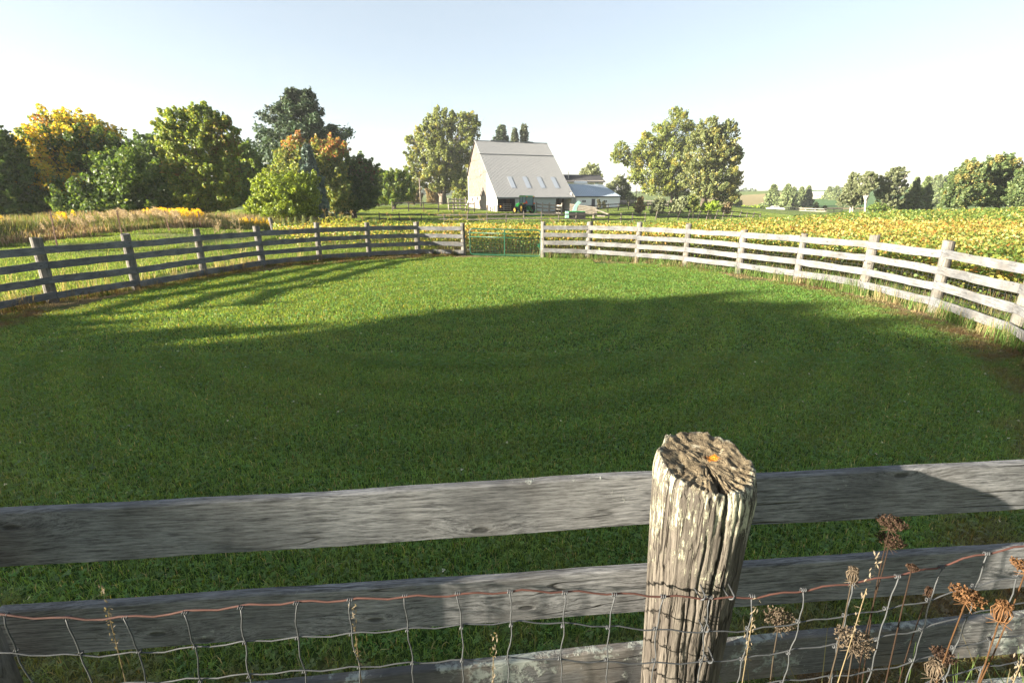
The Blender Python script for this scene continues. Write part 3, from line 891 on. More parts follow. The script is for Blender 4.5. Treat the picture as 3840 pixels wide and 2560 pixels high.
for xx in (gl * .5,): MB().box((xx, -.02, (zt + zb_) / 2), (.035, .012, zt - zb_)).build('brace', M['green_tube'], gate)
wm = MB()
for z in np.arange(.11, .62, .085): wm.tube([(.02, .012, z), (gl - .02, .012, z)], .0035, 4)
for xx in np.arange(.12, gl - .05, .11): wm.tube([(xx, .012, zb_), (xx, .012, .635)], .003, 4)
wm.build('wire_mesh', M['green_tube'], gate, kind='stuff')
for z in (.77, .20):
    MB().tube([(0, 0, z), (-.10, .02, z), (-.22, .06, z)], .013, 6).tube([(-.03, 0, z - .035), (-.03, 0, z + .035)], .026, 8).build('hinge', M['black_metal'], gate, smooth=True)
MB().poly([(gl - .10, -.03, .42), (gl - .02, -.03, .49), (gl - .02, -.03, .33), (gl - .07, -.03, .34)], (0, .02, 0)).tube([(gl - .02, -.01, .41), (gl + .07, .0, .40)], .008, 6).build('latch', M['green_tube'], gate)
# ------------------------------------------------------------------ tracks, fields
def gp(*pp): return [tuple(foot(px, Y)[:2]) for px, Y in pp]
sheet('gravel_drive', gp((1290, 112), (1560, 108), (1560, 104), (1290, 107)), M['gravel'], 'pale gravel drive beyond the lawn', .03, 2)
sheet('road', gp((2690, 148), (3030, 139), (3030, 134), (2690, 143)), M['road'], 'grey country road running across the valley', .05, 3)
sheet('far_green_field', gp((2930, 182), (4200, 178), (4200, 345), (2950, 345)), M['far_green'], 'smooth green crop field on the far slope', .10, 12)
sheet('far_tan_field', gp((2640, 205), (2925, 200), (2945, 330), (2640, 330)), M['far_tan'], 'ripe tan field on the far slope', .10, 12)
sheet('far_stubble_strip', gp((2930, 165), (3300, 165), (3300, 181), (2930, 181)), M['far_tan'], 'narrow tan strip below the green field', .09, 6)
sheet('barn_yard', [(-3.2, 79.4), (11.5, 84.2), (12.0, 83.2), (-2.6, 78.2)], M['concrete'], 'bare trampled earth along the barn front', .03, 1)

# ------------------------------------------------------------------ the barn
BA = math.radians(21)
bU = np.array([math.cos(BA), math.sin(BA), 0]); bV = np.array([-math.sin(BA), math.cos(BA), 0])
bO = at(1864, 794, 80)
barn = empty('barn', bO, 'tall barn with long grey tin roof, white and bare board gable and grey sliding doors', 'barn', BA)
W = 13.35; RV, RZ = 11.01, 11.5; EZ = 2.40; RE_V, RE_Z = 16.37, 6.13
def roof_front_z(v): return EZ + (RZ - EZ) * v / RV
sl = (RZ - EZ) / RV; sa = math.atan(sl); nrm = Vector((0, -math.sin(sa), math.cos(sa)))
def ribbed(x0, x1, v0, v1, pitch, hgt, zf, lift=0.0):
    """ribbed tin sheet lying on the front slope"""
    m = MB(); k = int((x1 - x0) / pitch); pitch = (x1 - x0) / k
    prof = []
    for i in range(k):
        x = x0 + i * pitch
        prof += [(x, 0), (x + pitch * .52, 0), (x + pitch * .62, hgt), (x + pitch * .88, hgt), (x + pitch * .98, 0)]
    prof.append((x1, 0))
    vs = []
    for v in (v0, v1):
        for x, h in prof:
            p = Vector((x, v, zf(v))) + nrm * (h + lift)
            vs.append(p)
        for x, h in prof:
            vs.append(Vector((x, v, zf(v))) + nrm * (lift - .05))
    n = len(prof); fs = []
    for i in range(n - 1):
        fs.append((i, i + 1, 2 * n + i + 1, 2 * n + i)); fs.append((n + i + 1, n + i, 3 * n + i, 3 * n + i + 1))
        fs.append((i + 1, i, n + i, n + i + 1)); fs.append((2 * n + i, 2 * n + i + 1, 3 * n + i + 1, 3 * n + i))
    fs.append((0, 2 * n, 3 * n, n)); fs.append((n - 1, 2 * n - 1, 4 * n - 1, 3 * n - 1))
    return m.add(vs, fs)
roof = ribbed(-.24, W + .38, -.30, 8.22, .235, .045, roof_front_z).build('roof', M['roof_tin'], barn)
up_ = ribbed(-.24, W + .30, 8.15, RV, .235, .045, roof_front_z, .075).build('upper_roof', M['roof_tin'], roof)
MB().poly([(-.24, RV, RZ + .03), (-.24, RE_V, RE_Z), (W + .28, RE_V, RE_Z), (W + .28, RV, RZ + .03)], (0, 0, -.08)).build('rear_roof', M['soffit'], barn)
MB().bar((-.26, 8.13, roof_front_z(8.13) + .12), (W + .32, 8.13, roof_front_z(8.13) + .12), .10, .05).build('roof_flashing', M['roof_trim'], roof)
MB().bar((-.26, RV, RZ + .09), (W + .32, RV, RZ + .09), .35, .06).build('ridge_cap', M['roof_trim'], roof)
MB().bar((2.7, RV, RZ + .19), (5.6, RV, RZ + .19), .45, .14).build('ridge_vent', M['roof_trim'], roof)
MB().bar((8.2, RV, RZ + .17), (10.8, RV, RZ + .17), .45, .11).build('ridge_vent', M['roof_trim'], roof)
for x in (3.05, 5.75, 8.35, 10.95):      # translucent panels
    v0, v1 = 1.45, 3.65
    m = MB(); vs = []
    for xa, v in ((x, v0), (x + .78, v0), (x + .78, v1), (x, v1)):
        vs.append(Vector((xa, v, roof_front_z(v))) + nrm * .052)
    m.poly(vs, nrm * .02)
    m.build('skylight', M['skylight'], roof)
MB().box((W / 2 + .07, -.33, EZ - .30), (W + .62, .05, .26)).build('eave_fascia', M['roof_trim'], barn)
# gable end: white lean-to part and bare boards above whitewashed stone
def gz_top(v): return (roof_front_z(v) if v < RV else RZ + (RE_Z - RZ) * (v - RV) / (RE_V - RV)) - .12
MB().poly([(0, .02, .95), (0, .02, gz_top(0.02)), (0, 5.15, gz_top(5.15)), (0, 5.15, .95)], (.12, 0, 0)).build('white_gable_wall', M['white_paint'], barn)
MB().poly([(0.0, 5.16, -.4), (0.0, 5.16, 2.42), (0.0, 15.95, 2.25), (0.0, 15.95, -.4)], (.30, 0, 0)).build('stone_wall', M['stone'], barn)
pw = .40
v = 5.17
i = 0
while v < 15.9:
    v1 = min(v + pw * random.uniform(.8, 1.2), 15.93)
    vm = (v + v1) / 2
    breaks = [2.40 - (vm - 5.2) * .018, 5.55 + max(0, 10 - vm) * .16 - (.25 if vm > 11 else 0), 8.35 + (.5 if vm < 9 else 0), 99]
    for a, b2 in zip(breaks[:-1], breaks[1:]):
        t0, t1 = min(b2, gz_top(v)), min(b2, gz_top(v1))
        if min(t0, t1) - a < .12: continue
        j = random.uniform(-.035, .035); th = .03 + random.uniform(0, .014)
        jj = 0 if b2 > 90 else -.025 + random.uniform(-.05, 0)
        MB().poly([(-.01, v + .008, a + j * (a > 3)), (-.01, v1 - .008, a + j * (a > 3)), (-.01, v1 - .008, t1 + jj), (-.01, v + .008, t0 + jj)], (-th, 0, 0)).build('plank', M['barn_board'], barn)
    v = v1; i += 1
MB().poly([(.03, 5.16, 2.3), (.03, 5.16, gz_top(5.16)), (.03, RV, gz_top(RV)), (.03, 15.93, gz_top(15.93)), (.03, 15.93, 2.2)], (.06, 0, 0)).build('gable_frame', M['soffit'], barn)
for vv, zz, hh in ((13.55, 1.75, .62), (10.35, 1.95, .58)):
    wf = MB().box((-.015, vv, zz), (.05, .55, hh)).build('window', M['barn_board'], barn)
    MB().box((-.045, vv, zz), (.02, .40, hh - .12)).build('pane', M['window_glass'], wf)
# low skirt below the white wall: boards between dark posts
for a, b2, mt in ((.15, 1.05, 'stone'), (1.3, 2.15, 'stone'), (2.4, 3.2, 'white_paint'), (3.45, 4.6, 'stone')):
    MB().box((.03, (a + b2) / 2, .28), (.05, b2 - a, 1.30)).build('skirt_panel', M[mt], barn)
for vv in (1.18, 2.28, 3.33, 4.75): MB().box((.02, vv, .30), (.12, .14, 1.34)).build('skirt_post', M['soffit'], barn)
MB().tube([(-.05, 15.98, .2), (-.05, 15.98, 5.9)], .05, 8).tube([(-.05, 15.98, 1.7), (-.4, 16.4, .7)], .05, 8).build('downpipe', M['white_paint'], barn)
# front: posts, sliding doors, dark interior
for x, mt in ((.10, 'roof_trim'), (W - .07, 'roof_trim')): MB().box((x, -.03, 1.1), (.16, .16, 2.30)).build('corner_post', M[mt], barn)
for x0, x1 in ((3.06, 6.69), (6.73, 10.33)):
    m = MB(); k = 16; p = (x1 - x0) / k
    m.box(((x0 + x1) / 2, -.10, 1.10), (x1 - x0, .04, 2.26))
    for q in range(k): m.box((x0 + (q + .5) * p, -.135, 1.10), (p * .30, .028, 2.22))
    d = m.build('sliding_door', M['door_tin'], barn)
    MB().box(((x0 + x1) / 2, -.155, 2.20), (x1 - x0, .012, .07)).build('door_rail', M['roof_trim'], d)
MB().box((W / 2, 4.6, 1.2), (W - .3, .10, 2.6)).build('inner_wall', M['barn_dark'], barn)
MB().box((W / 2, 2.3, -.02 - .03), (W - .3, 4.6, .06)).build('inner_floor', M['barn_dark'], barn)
MB().box((W - .02, 2.6, 1.5), (.10, 5.15, 2.7)).poly([(W, 5.2, -.2), (W, 5.2, gz_top(5.2)), (W, RV, gz_top(RV)), (W, 15.93, gz_top(15.93)), (W, 15.93, -.2)], (-.1, 0, 0)).build('end_wall', M['cream_siding'], barn)
MB().box((W / 2, 15.95, 3), (W - .3, .1, 6.2)).build('rear_wall', M['barn_board'], barn)
sg = empty('stall_gate', bO + bU * 1.6 + bV * 1.0, 'brown slatted stall gate inside the left barn opening', 'gate', BA)
for z in (.25, .55, .85, 1.12): MB().box((0, 0, z), (2.5, .05, .13)).build('slat', M['panel_wood'], sg)
for x in (-.1, 1.05, -1.15): MB().box((x, -.045, .68), (.12, .04, 1.1)).build('upright', M['panel_wood'], sg)
MB().box((2.72, 2.2, 1.0), (.55, .08, 2.0)).build('stall_panel', M['inner_wood'], barn)
for z in (.15, .43, .71, .99): MB().box((11.9, 2.2, z), (2.3, .06, .26)).build('stall_board', M['inner_wood'], barn)
MB().bar((10.6, 1.6, 2.1), (11.9, 1.6, .8), .10, .10).bar((12.6, 1.8, 1.3), (12.6, 1.8, 2.3), .55, .05).build('brace', M['inner_wood'], barn)
bu_ = empty('water_bucket', bO + bU * .55 - bV * .25 + np.array([0, 0, .78]), 'small pale bucket hung on the left barn door post', 'bucket')
MB().lathe([(.08, -.12), (.12, .12), (.10, .12), (.07, -.09)], n=14).build('pail', M['amber'], bu_)
MB().tube([(.11 * math.cos(a), 0, .12 + .12 * math.sin(a)) for a in np.linspace(0, math.pi, 9)], .008, 5).build('handle', M['black_metal'], bu_)

# ------------------------------------------------------------------ white shed beside it
sO = at(2160, 781, 87)
SA = math.radians(21)
sU = np.array([math.cos(SA), math.sin(SA), 0]); sV = np.array([-math.sin(SA), math.cos(SA), 0])
shed = empty('shed', sO, 'low white clapboard shed with a blue-grey metal roof right of the barn', 'shed', SA)
def sl_(px, py, v=0.0, P=None):
    q = on_plane(px, py, sO + sV * v, sV) - sO
    return np.array([q @ sU, v, q[2]])
sw = sl_(2322, 781)[0]; se = sl_(2240, 737)[2]
m_ = 13
ch = (se - .06) / m_
for q in range(m_):
    MB().poly([(0, -.005, q * ch - .04), (0, -.035, q * ch - .04), (0, -.012, (q + 1) * ch - .045), (0, -.005, (q + 1) * ch - .045)], (sw, 0, 0)).build('clapboard', M['white_paint'], shed)
MB().box((sw / 2, 3.2, se / 2 - .1), (sw - .04, 6.3, se - .1)).build('wall', M['white_paint'], shed)
l_e, r_e = sl_(2156, 736, -.3), sl_(2329, 736, -.3)
rl, k1, k2, rr_ = sl_(2128, 689, 6.0), sl_(2188, 693, 5.6), sl_(2283, 707, 3.4), sl_(2260, 693, 6.2)
MB().poly([l_e, r_e, k2, k1, rl], (0, 0, -.07)).build('roof', M['shed_roof'], shed)
sr_ = MB()
for q in range(1, 22):
    t_ = q / 22
    a_ = l_e * (1 - t_) + r_e * t_
    tb = l_e + (r_e - l_e) * t_
    # seam up the slope, following the polygon's upper edge
    ups = [rl, k1, k2, r_e]
    best = None
    for e0, e1 in zip(ups[:-1], ups[1:]):
        s_ = np.linspace(0, 1, 60)[:, None]
        pts_ = e0 + (e1 - e0) * s_
        j_ = np.argmin(np.abs(pts_[:, 0] - tb[0]))
        if best is None or abs(pts_[j_, 0] - tb[0]) < abs(best[0] - tb[0]) - 1e-6: best = pts_[j_]
    sr_.bar(tb + np.array([0, 0, .015]), best + np.array([0, 0, .015]), .035, .03)
sr_.build('roof_seam', M['shed_roof'], shed, kind='stuff')
MB().poly([k1 + np.array([0, .05, .02]), k2 + np.array([0, .05, .02]), rr_, rl * .0 + (k1 * .6 + rr_ * .4) + np.array([0, .4, .05])], (0, 0, -.05)).build('upper_roof', M['white_paint'], shed)  # sunlit roof facet: the sun's brightness is put into its white colour
MB().poly([l_e + np.array([0, -.01, -.0]), r_e + np.array([0, -.01, 0]), r_e + np.array([0, -.01, -.17]), l_e + np.array([0, -.01, -.17])], (0, .04, 0)).build('fascia', M['black_trim'], shed)
def rect_part(name, mat, px0, py0, px1, py1, parent, out=.045, th=.05, root=None):
    a_, b_ = sl_(px0, py1), sl_(px1, py0)
    return MB().box(((a_[0] + b_[0]) / 2, -out, (a_[2] + b_[2]) / 2), (b_[0] - a_[0], th, b_[2] - a_[2])).build(name, mat, parent)
for x0, x1 in ((2182, 2196.5), (2262.5, 2275.5)):
    w_ = rect_part('window', M['white_paint'], x0 - .8, 750, x1 + .8, 759.5, shed)
    for s_ in (0, 1):
        xa = x0 + (x1 - x0) * (.5 * s_ + .04)
        rect_part('pane', M['window_glass'], xa, 751, xa + (x1 - x0) * .42, 758.5, w_, .075, .02)
d_ = rect_part('door', M['charcoal_door'], 2217, 746, 2231.5, 781, shed)
rect_part('handle', M['black_trim'], 2219, 764, 2220.2, 766, d_, .085, .04)
# recessed link between barn and shed
lk_ = sl_(2143, 781)[0]
MB().box((lk_ / 2 - .05, 1.3, .95), (-lk_ + .3, .1, 2.5)).build('link_wall', M['cream_siding'], shed)
MB().box((lk_ / 2 + .35, 1.22, .28), (-lk_ * .55, .04, .9)).build('link_panel', M['black_trim'], shed)
MB().box((lk_ + .30, 1.2, .80), (.45, .06, 1.75)).build('link_door', M['black_trim'], shed)

# ------------------------------------------------------------------ house behind
hY = 112
def hp(px, py, dy=0): return at(px, py, hY + dy)
hO = hp(2200, 735); hO[2] = tz(hO[0], hO[1])
house = empty('house', hO, 'cream house with a black shingle roof behind the white shed', 'house')
def hl(px, py, dy=0): return hp(px, py, dy) - hO
a_, b_ = hl(2118, 679), hl(2263, 679)
MB().box(((a_[0] + b_[0]) / 2, 4.0, a_[2] / 2), (b_[0] - a_[0], 8.0, a_[2] + .2)).build('wall', M['cream_siding'], house)
re0, re1, rt0, rt1 = hl(2098, 681, -.6), hl(2271, 682, -.6), hl(2098, 654.5, 3.6), hl(2249, 656, 3.6)
rf_ = MB().poly([re0, re1, rt1, rt0], (0, 0, -.14)).build('roof', M['shingle'], house)
MB().poly([re1 + np.array([0, 0, .01]), rt1, re1 + np.array([.1, 9, 0])], (0, 0, -.12)).build('roof_hip', M['shingle'], rf_)
for q in range(1, 9):
    t_ = q / 9
    MB().bar(re0 + (rt0 - re0) * t_ + np.array([0, 0, .015]), re1 + (rt1 - re1) * t_ + np.array([-.03, 0, .015]), .07, .03).build('shingle_course', M['shingle'], rf_)
v0, v1 = hl(2131.5, 676, 1.2), hl(2132.5, 640, 1.2)
MB().tube([v0, v1], .10, 10).lathe([(.22, 0), (.16, .25), (.10, .3)], c=v0, n=10).lathe([(.14, 0), (.14, .18)], c=v1, n=10).build('vent_pipe', M['roof_tin'], rf_)
for x0, x1 in ((2187, 2200), (2230, 2244)):
    c0, c1 = hl(x0, 690), hl(x1, 685.5)
    w_ = MB().box(((c0[0] + c1[0]) / 2, -.04, (c0[2] + c1[2]) / 2), (c1[0] - c0[0], .1, c1[2] - c0[2] + .6)).build('window', M['white_paint'], house)
    MB().box(((c0[0] + c1[0]) / 2, -.10, (c0[2] + c1[2]) / 2), (c1[0] - c0[0] - .15, .03, c1[2] - c0[2] + .42)).build('pane', M['pale_glass'], w_)
tk_ = hp(2177, 689, -14)
tank = empty('storage_tank', tk_, 'white cylindrical tank lying above the shed roof in front of the house', 'tank')
m = MB(); m.lathe([(.02, -1.35), (.32, -1.28), (.48, -1.05), (.48, 1.05), (.32, 1.28), (.02, 1.35)], M=Matrix.Rotation(math.radians(90), 3, 'Y'), n=18)
m.build('shell', M['white_paint'], tank, smooth=True)
for x in (-.8, .8): MB().box((x, 0, -.9), (.12, .7, 1.1)).build('leg', M['roof_trim'], tank)

# ------------------------------------------------------------------ rail fences across the farm
def rail_fence(label, pts, rails, H=1.1, pr=.07, rh=.13, mats=('dark_rail', 'dark_post'), lean=None, square=True, skip=()):
    """pts: ground points (3D); rails: heights of the rail centres"""
    P = [np.array(p, float) for p in pts]
    f = empty('rail_fence', P[len(P) // 2], label, 'fence')
    b0 = np.array(f.location)
    for i, p in enumerate(P):
        ln = lean[i] if lean else (random.uniform(-.05, .05), random.uniform(-.04, .04))
        h = H * random.uniform(.94, 1.06)
        vv, ff = post_mesh(pr, h, ln, 300 + i, 8, 4)
        MB().add(vv, ff).build('post', M[mats[1]], f, loc=p - b0)
    for i in range(len(P) - 1):
        if i in skip: continue
        for k, z in enumerate(rails):
            la = lean[i] if lean else (0, 0); lb = lean[i + 1] if lean else (0, 0)
            a_ = P[i] + np.array([la[0] * z, -pr - .02, z + random.uniform(-.03, .03)]); b_ = P[i + 1] + np.array([lb[0] * z, -pr - .02, z + random.uniform(-.03, .03)])
            board('rail', a_, b_, rh, .045, M[mats[0]], f, 4000 + i * 5 + k, segs=6, sag=random.uniform(0, .03), rough=.006, root=b0)
    return f
Yf = 48.5
rail_fence('long dark two-rail fence between the bean field and the tractor', [foot(px, Y) for px, Y in ((1425, 51), (1500, 50.5), (1582, 50), (1668, 49.5), (1753, 49), (1828, 48.7), (1898, 48.5), (1964, 48.3), (2031, 48.2), (2096, 48.2), (2159, 48.4), (2230, 48.8), (2281, 49.2), (2328, 50), (2371, 51.5), (2418, 52.5))], (.84, .42), 1.02, .055, .125)
ln = [(random.uniform(.10, .28), random.uniform(-.05, .05)) for _ in range(14)]
rail_fence('sagging dark fence with leaning posts below the row of bushes', [foot(px, Y) for px, Y in ((2457, 55), (2503, 55.5), (2540, 56), (2580, 56.5), (2616, 57), (2648, 57.5), (2680, 58), (2708, 58.5), (2738, 59), (2768, 60), (2795, 60.5), (2818, 61), (2844, 61.5))], (.93, .45), 1.10, .06, .12, lean=ln)
rail_fence('dark two-rail fence across the lawn left of the barn', [foot(px, Y) for px, Y in ((1473, 72), (1533, 72.5), (1590, 73), (1645, 73.5), (1702, 74), (1756, 74.5), (1778, 74.5))], (1.28, .48), 1.42, .08, .14)
rail_fence('dark fence in front of the white shed', [foot(px, Y) for px, Y in ((2197, 80), (2239, 80.7), (2279, 81.4), (2318, 82), (2356, 82.6), (2430, 84), (2505, 85))], (1.12, .62), 1.25, .08, .15)
rail_fence('pale far rail fence along the valley road', [foot(px, Y) for px, Y in ((2865, 128), (2905, 126), (2945, 124), (2985, 122), (3020, 120), (3055, 117), (3090, 114), (3125, 111), (3155, 108))], (1.0, .5), 1.15, .07, .16, mats=('panel_wood', 'panel_wood'))
rail_fence('pale board pen beside the big tree left of the barn', [foot(px, Y) for px, Y in ((1683, 80), (1700, 80.5), (1712, 81), (1727, 81.5), (1746, 82))], (1.75, 1.25, .75, .3), 2.0, .08, .2, mats=('panel_wood', 'panel_wood'))
rail_fence('dark pasture fence running behind the row of bushes', [foot(px, Y) for px, Y in ((2318, 92), (2360, 92), (2410, 92), (2440, 92), (2505, 92))], (1.0, .5), 1.2, .08, .14, mats=('panel_wood', 'dark_post'))

# corral panels in front of the barn doors
def panel(label, pa, pb, za, zb, n_up, zr, H):
    pa, pb = np.array(pa, float), np.array(pb, float)
    f = empty('corral_panel', (pa + pb) / 2, label, 'corral panel'); b0 = np.array(f.location)
    for k, z in enumerate(zr):
        board('rail', pa + np.array([0, -.06, za + z]), pb + np.array([0, -.06, zb + z]), .20, .05, M['panel_wood'], f, 6000 + k + int(pa[0] * 10), segs=5, root=b0)
    for q in range(n_up):
        t_ = q / (n_up - 1)
        p = pa + (pb - pa) * t_ + np.array([0, 0, za + (zb - za) * t_])
        vv, ff = post_mesh(.085, H, (0, 0), 70 + q, 8, 4)
        MB().add(vv, ff).build('post', M['panel_wood'], f, loc=p - b0)
panel('pale weathered corral panel beside the tractor', foot(2012, 72), foot(2058, 68.5), .05, -.05, 3, (.3, .8, 1.28), 1.55)
panel('pale weathered corral panel nearest the right barn opening', foot(2061, 68.5), foot(2106, 63), .0, 0, 3, (.28, .78, 1.22), 1.55)

# ------------------------------------------------------------------ tractor
tp = foot(1976, 72)
th_ = math.atan2(.88, -.47)
tr = empty('tractor', tp, 'green farm tractor with a cab and yellow rims parked in front of the barn doors', 'tractor', th_)
# local x forward, y left, z up
def wheel(x, y, R, w, side, lugs):
    MW = Matrix.Rotation(math.radians(90), 3, 'X')
    m = MB().lathe([(R * .58, -w / 2), (R * .86, -w / 2), (R * .96, -w * .36), (R * .96, w * .36), (R * .86, w / 2), (R * .58, w / 2), (R * .58, -w / 2)], n=32, M=MW, cap=False)
    for k in range(lugs):
        for s in (-1, 1):
            a = 2 * math.pi * (k + (.5 if s > 0 else 0)) / lugs
            Mr = Matrix.Rotation(-a, 3, 'Y') @ Matrix.Rotation(s * .5, 3, 'X' if False else 'Z')
            c = Matrix.Rotation(-a, 3, 'Y') @ Vector((R * .975, s * w * .24, 0))
            m.box(c, (R * .07, w * .5, R * .07), M=Matrix.Rotation(-a, 3, 'Y') @ Matrix.Rotation(s * .55, 3, 'X'))
    o = m.build('wheel', M['rubber'], tr, loc=(x, y, R), smooth=False)
    rm = MB().lathe([(R * .61, -w * .50), (R * .59, -w * .48), (R * .60, -w * .30), (R * .40, -w * .22), (R * .06, -w * .20), (R * .06, w * .20), (R * .40, w * .22), (R * .60, w * .30), (R * .59, w * .48), (R * .61, w * .50)], n=28, M=MW, cap=False)
    rm.build('rim', M['tractor_yellow'], o, smooth=False)
    hb = MB().lathe([(R * .20, -w * .34), (R * .24, -w * .1), (R * .24, w * .1), (R * .20, w * .34)], n=16, M=MW)
    for k in range(8):
        a = 2 * math.pi * k / 8
        for s in (-1, 1): hb.lathe([(.02, -.02), (.02, .02)], c=(R * .32 * math.cos(a), s * w * .16, R * .32 * math.sin(a)), n=6, M=MW)
    hb.build('hub', M['tractor_yellow'], o)
for s in (-1, 1):
    wheel(0, s * .80, .70, .42, s, 18)
    wheel(2.10, s * .78, .48, .30, s, 16)
# body
MB().poly([(.2, -.28, .62), (.2, -.28, 1.05), (2.65, -.24, 1.0), (2.75, -.24, .75), (2.4, -.24, .6)], (0, .56, 0)).build('chassis', M['black_metal'], tr)
MB().poly([(1.05, -.33, .95), (1.05, -.33, 1.52), (1.5, -.33, 1.52), (2.55, -.31, 1.36), (2.78, -.30, 1.22), (2.80, -.30, .92)], (0, .66, 0)).build('bonnet', M['tractor_green'], tr)
MB().box((2.81, 0, 1.06), (.03, .50, .26)).build('grille', M['black_metal'], tr)
MB().box((2.82, .18, 1.2), (.04, .14, .08)).build('headlight', M['pale_glass'], tr); MB().box((2.82, -.18, 1.2), (.04, .14, .08)).build('headlight', M['pale_glass'], tr)
MB().box((-.15, 0, .80), (.75, .56, .55)).build('rear_axle_housing', M['tractor_green'], tr)
MB().tube([(0, -.75, .70), (0, .75, .70)], .12, 10).build('rear_axle', M['black_metal'], tr)
MB().tube([(2.10, -.72, .50), (2.10, .72, .50)], .09, 8).build('front_axle', M['tractor_green'], tr)
for s in (-1, 1):
    fm = MB(); pr_ = []
    for a in np.linspace(-.35, 2.4, 12): pr_.append((.82 * math.cos(a), .70 + .82 * math.sin(a)))
    vs = []; fs = []
    for x, z in pr_:
        vs += [(x, s * .50, z), (x, s * 1.00, z - .02), (x * .95, s * 1.00, .70 + (z - .70) * .93), (x * .95, s * .50, .70 + (z - .70) * .95)]
    for q in range(len(pr_) - 1):
        for e in range(4): fs.append((q * 4 + e, q * 4 + (e + 1) % 4, q * 4 + 4 + (e + 1) % 4, q * 4 + 4 + e))
    fs.append((0, 1, 2, 3)); fs.append(tuple((len(pr_) - 1) * 4 + e for e in (3, 2, 1, 0)))
    fe = fm.add(vs, fs).build('fender', M['tractor_green'], tr)
    MB().box((-.55, s * .80, 1.42), (.10, .26, .17)).build('tail_light', M['red_lens'], fe)
    MB().box((-.57, s * .94, 1.42), (.08, .08, .15)).build('turn_signal', M['amber'], fe)
cabp = [(-.62, 1.15), (-.72, 2.28), (.92, 2.28), (1.10, 1.45), (.95, .95), (-.30, .95)]
MB().poly([(x * .97, -.60, z) for x, z in cabp], (0, 1.20, 0)).build('cab_glass', M['cab_glass'], tr)
cf = MB()
for s in (-1, 1):
    for a_, b_ in (((-.62, 1.10), (-.74, 2.30)), ((1.08, 1.42), (.94, 2.30)), ((.30, .95), (.26, 2.30)), ((-.62, 1.12), (.35, .95)), ((.35, .95), (1.08, 1.42))):
        cf.bar((a_[0], s * .62, a_[1]), (b_[0], s * .60, b_[1]), .07, .07)
for a_ in (-.64, 1.06): cf.bar((a_, -.62, 1.16 if a_ < 0 else 1.44), (a_, .62, 1.16 if a_ < 0 else 1.44), .07, .07)
cf.build('cab_frame', M['black_metal'], tr)
cr = MB().poly([(-.92, -.72, 2.30), (-.88, -.70, 2.44), (-.5, -.62, 2.52), (.8, -.62, 2.52), (1.10, -.68, 2.42), (1.15, -.72, 2.30)], (0, 1.40, 0)).build('cab_roof', M['tractor_green'], tr)
for s in (-1, 1): MB().box((-.93, s * .55, 2.36), (.06, .2, .1)).build('work_light', M['amber'], cr)
sm_ = MB().poly([(-.80, .34, 1.42), (-.80, .78, 1.42), (-.80, .56, 1.84)], (-.03, 0, 0)).build('warning_triangle', M['red_lens'], tr)
MB().poly([(-.835, .43, 1.475), (-.835, .69, 1.475), (-.835, .56, 1.73)], (-.01, 0, 0)).build('warning_centre', M['orange'], sm_)
MB().tube([(1.55, .25, 1.5), (1.55, .25, 2.25)], .045, 8).build('exhaust', M['black_metal'], tr)
for s in (-1, 1): MB().bar((-.4, s * .28, .75), (-1.15, s * .34, .45), .06, .09).build('lift_arm', M['tractor_green'], tr)
MB().bar((-.4, 0, 1.15), (-1.2, .0, .80), .06, .08).bar((-.5, .3, 1.1), (-1.2, -.25, .35), .07, .09).build('hitch', M['tractor_green'], tr)
MB().poly([(.35, .62, .45), (.75, .62, .45), (.75, .62, .95), (.35, .62, .95)], (0, .22, 0)).build('step_tank', M['black_metal'], tr)
for q in range(3): MB().box((1.0, .72, .45 + .22 * q), (.28, .2, .03)).build('step', M['black_metal'], tr)
# finishing mower lying behind it
mp = foot(2003, 59.5)
mw = empty('mower_deck', mp, 'flat green mower deck lying on the grass behind the tractor', 'mower', .1)
MB().poly([(-1.15, -.42, .10), (-1.2, 0, .10), (-1.0, .5, .10), (1.0, .5, .10), (1.2, 0, .10), (1.1, -.42, .10)], (0, 0, .20)).build('deck', M['tractor_green'], mw)
MB().lathe([(.5, .30), (.42, .36), (.1, .40)], c=(-.45, 0, 0), n=18).build('belt_cover', M['mint'], mw)
MB().box((.35, .0, .38), (.35, .3, .18)).build('gearbox', M['black_metal'], mw)
MB().bar((-.1, -.2, .3), (.35, .7, .8), .08, .08).build('mast', M['tractor_green'], mw)
for x in (-1.05, 1.05): MB().lathe([(.14, -.05), (.14, .05)], c=(x, -.58, .14), n=12, M=Matrix.Rotation(math.radians(90), 3, 'Y')).build('wheel', M['rubber'], mw)

# snow blower with a mint chute
bp = foot(2161, 52.5)
bw = empty('snow_blower', bp, 'dark snow blower attachment with a curved mint green chute', 'snow blower', 0)
wd = at(2198, 815, 52.5)[0] - at(2139, 815, 52.5)[0]
MB().poly([(-wd / 2, -.05, .05), (-wd / 2, -.35, .10), (-wd / 2, -.45, .5), (-wd / 2, -.2, .80), (-wd / 2, .35, .82), (-wd / 2, .40, .05)], (wd, 0, 0)).build('housing', M['black_metal'], bw)
MB().box((0, .0, .845), (wd + .06, .62, .05)).build('top_plate', M['tractor_green'], bw)
for s in (-1, 1): MB().poly([(s * (wd / 2 + .02), -.5, .0), (s * (wd / 2 + .02), .42, .0), (s * (wd / 2 + .02), .42, .86), (s * (wd / 2 + .02), -.15, .86), (s * (wd / 2 + .02), -.52, .45)], (s * (.30 if s < 0 else .04), 0, 0)).build('side_plate', M['mint'] if s < 0 else M['black_metal'], bw)
MB().tube([(-wd / 2 + .05, -.22, .38), (wd / 2 - .05, -.22, .38)], .09, 8).build('auger', M['soffit'], bw)
cpts = [(-.22, .9), (-.16, 1.25), (-.02, 1.55), (.18, 1.80), (.30, 1.90)]
cc = MB(); vs = []; fs = []
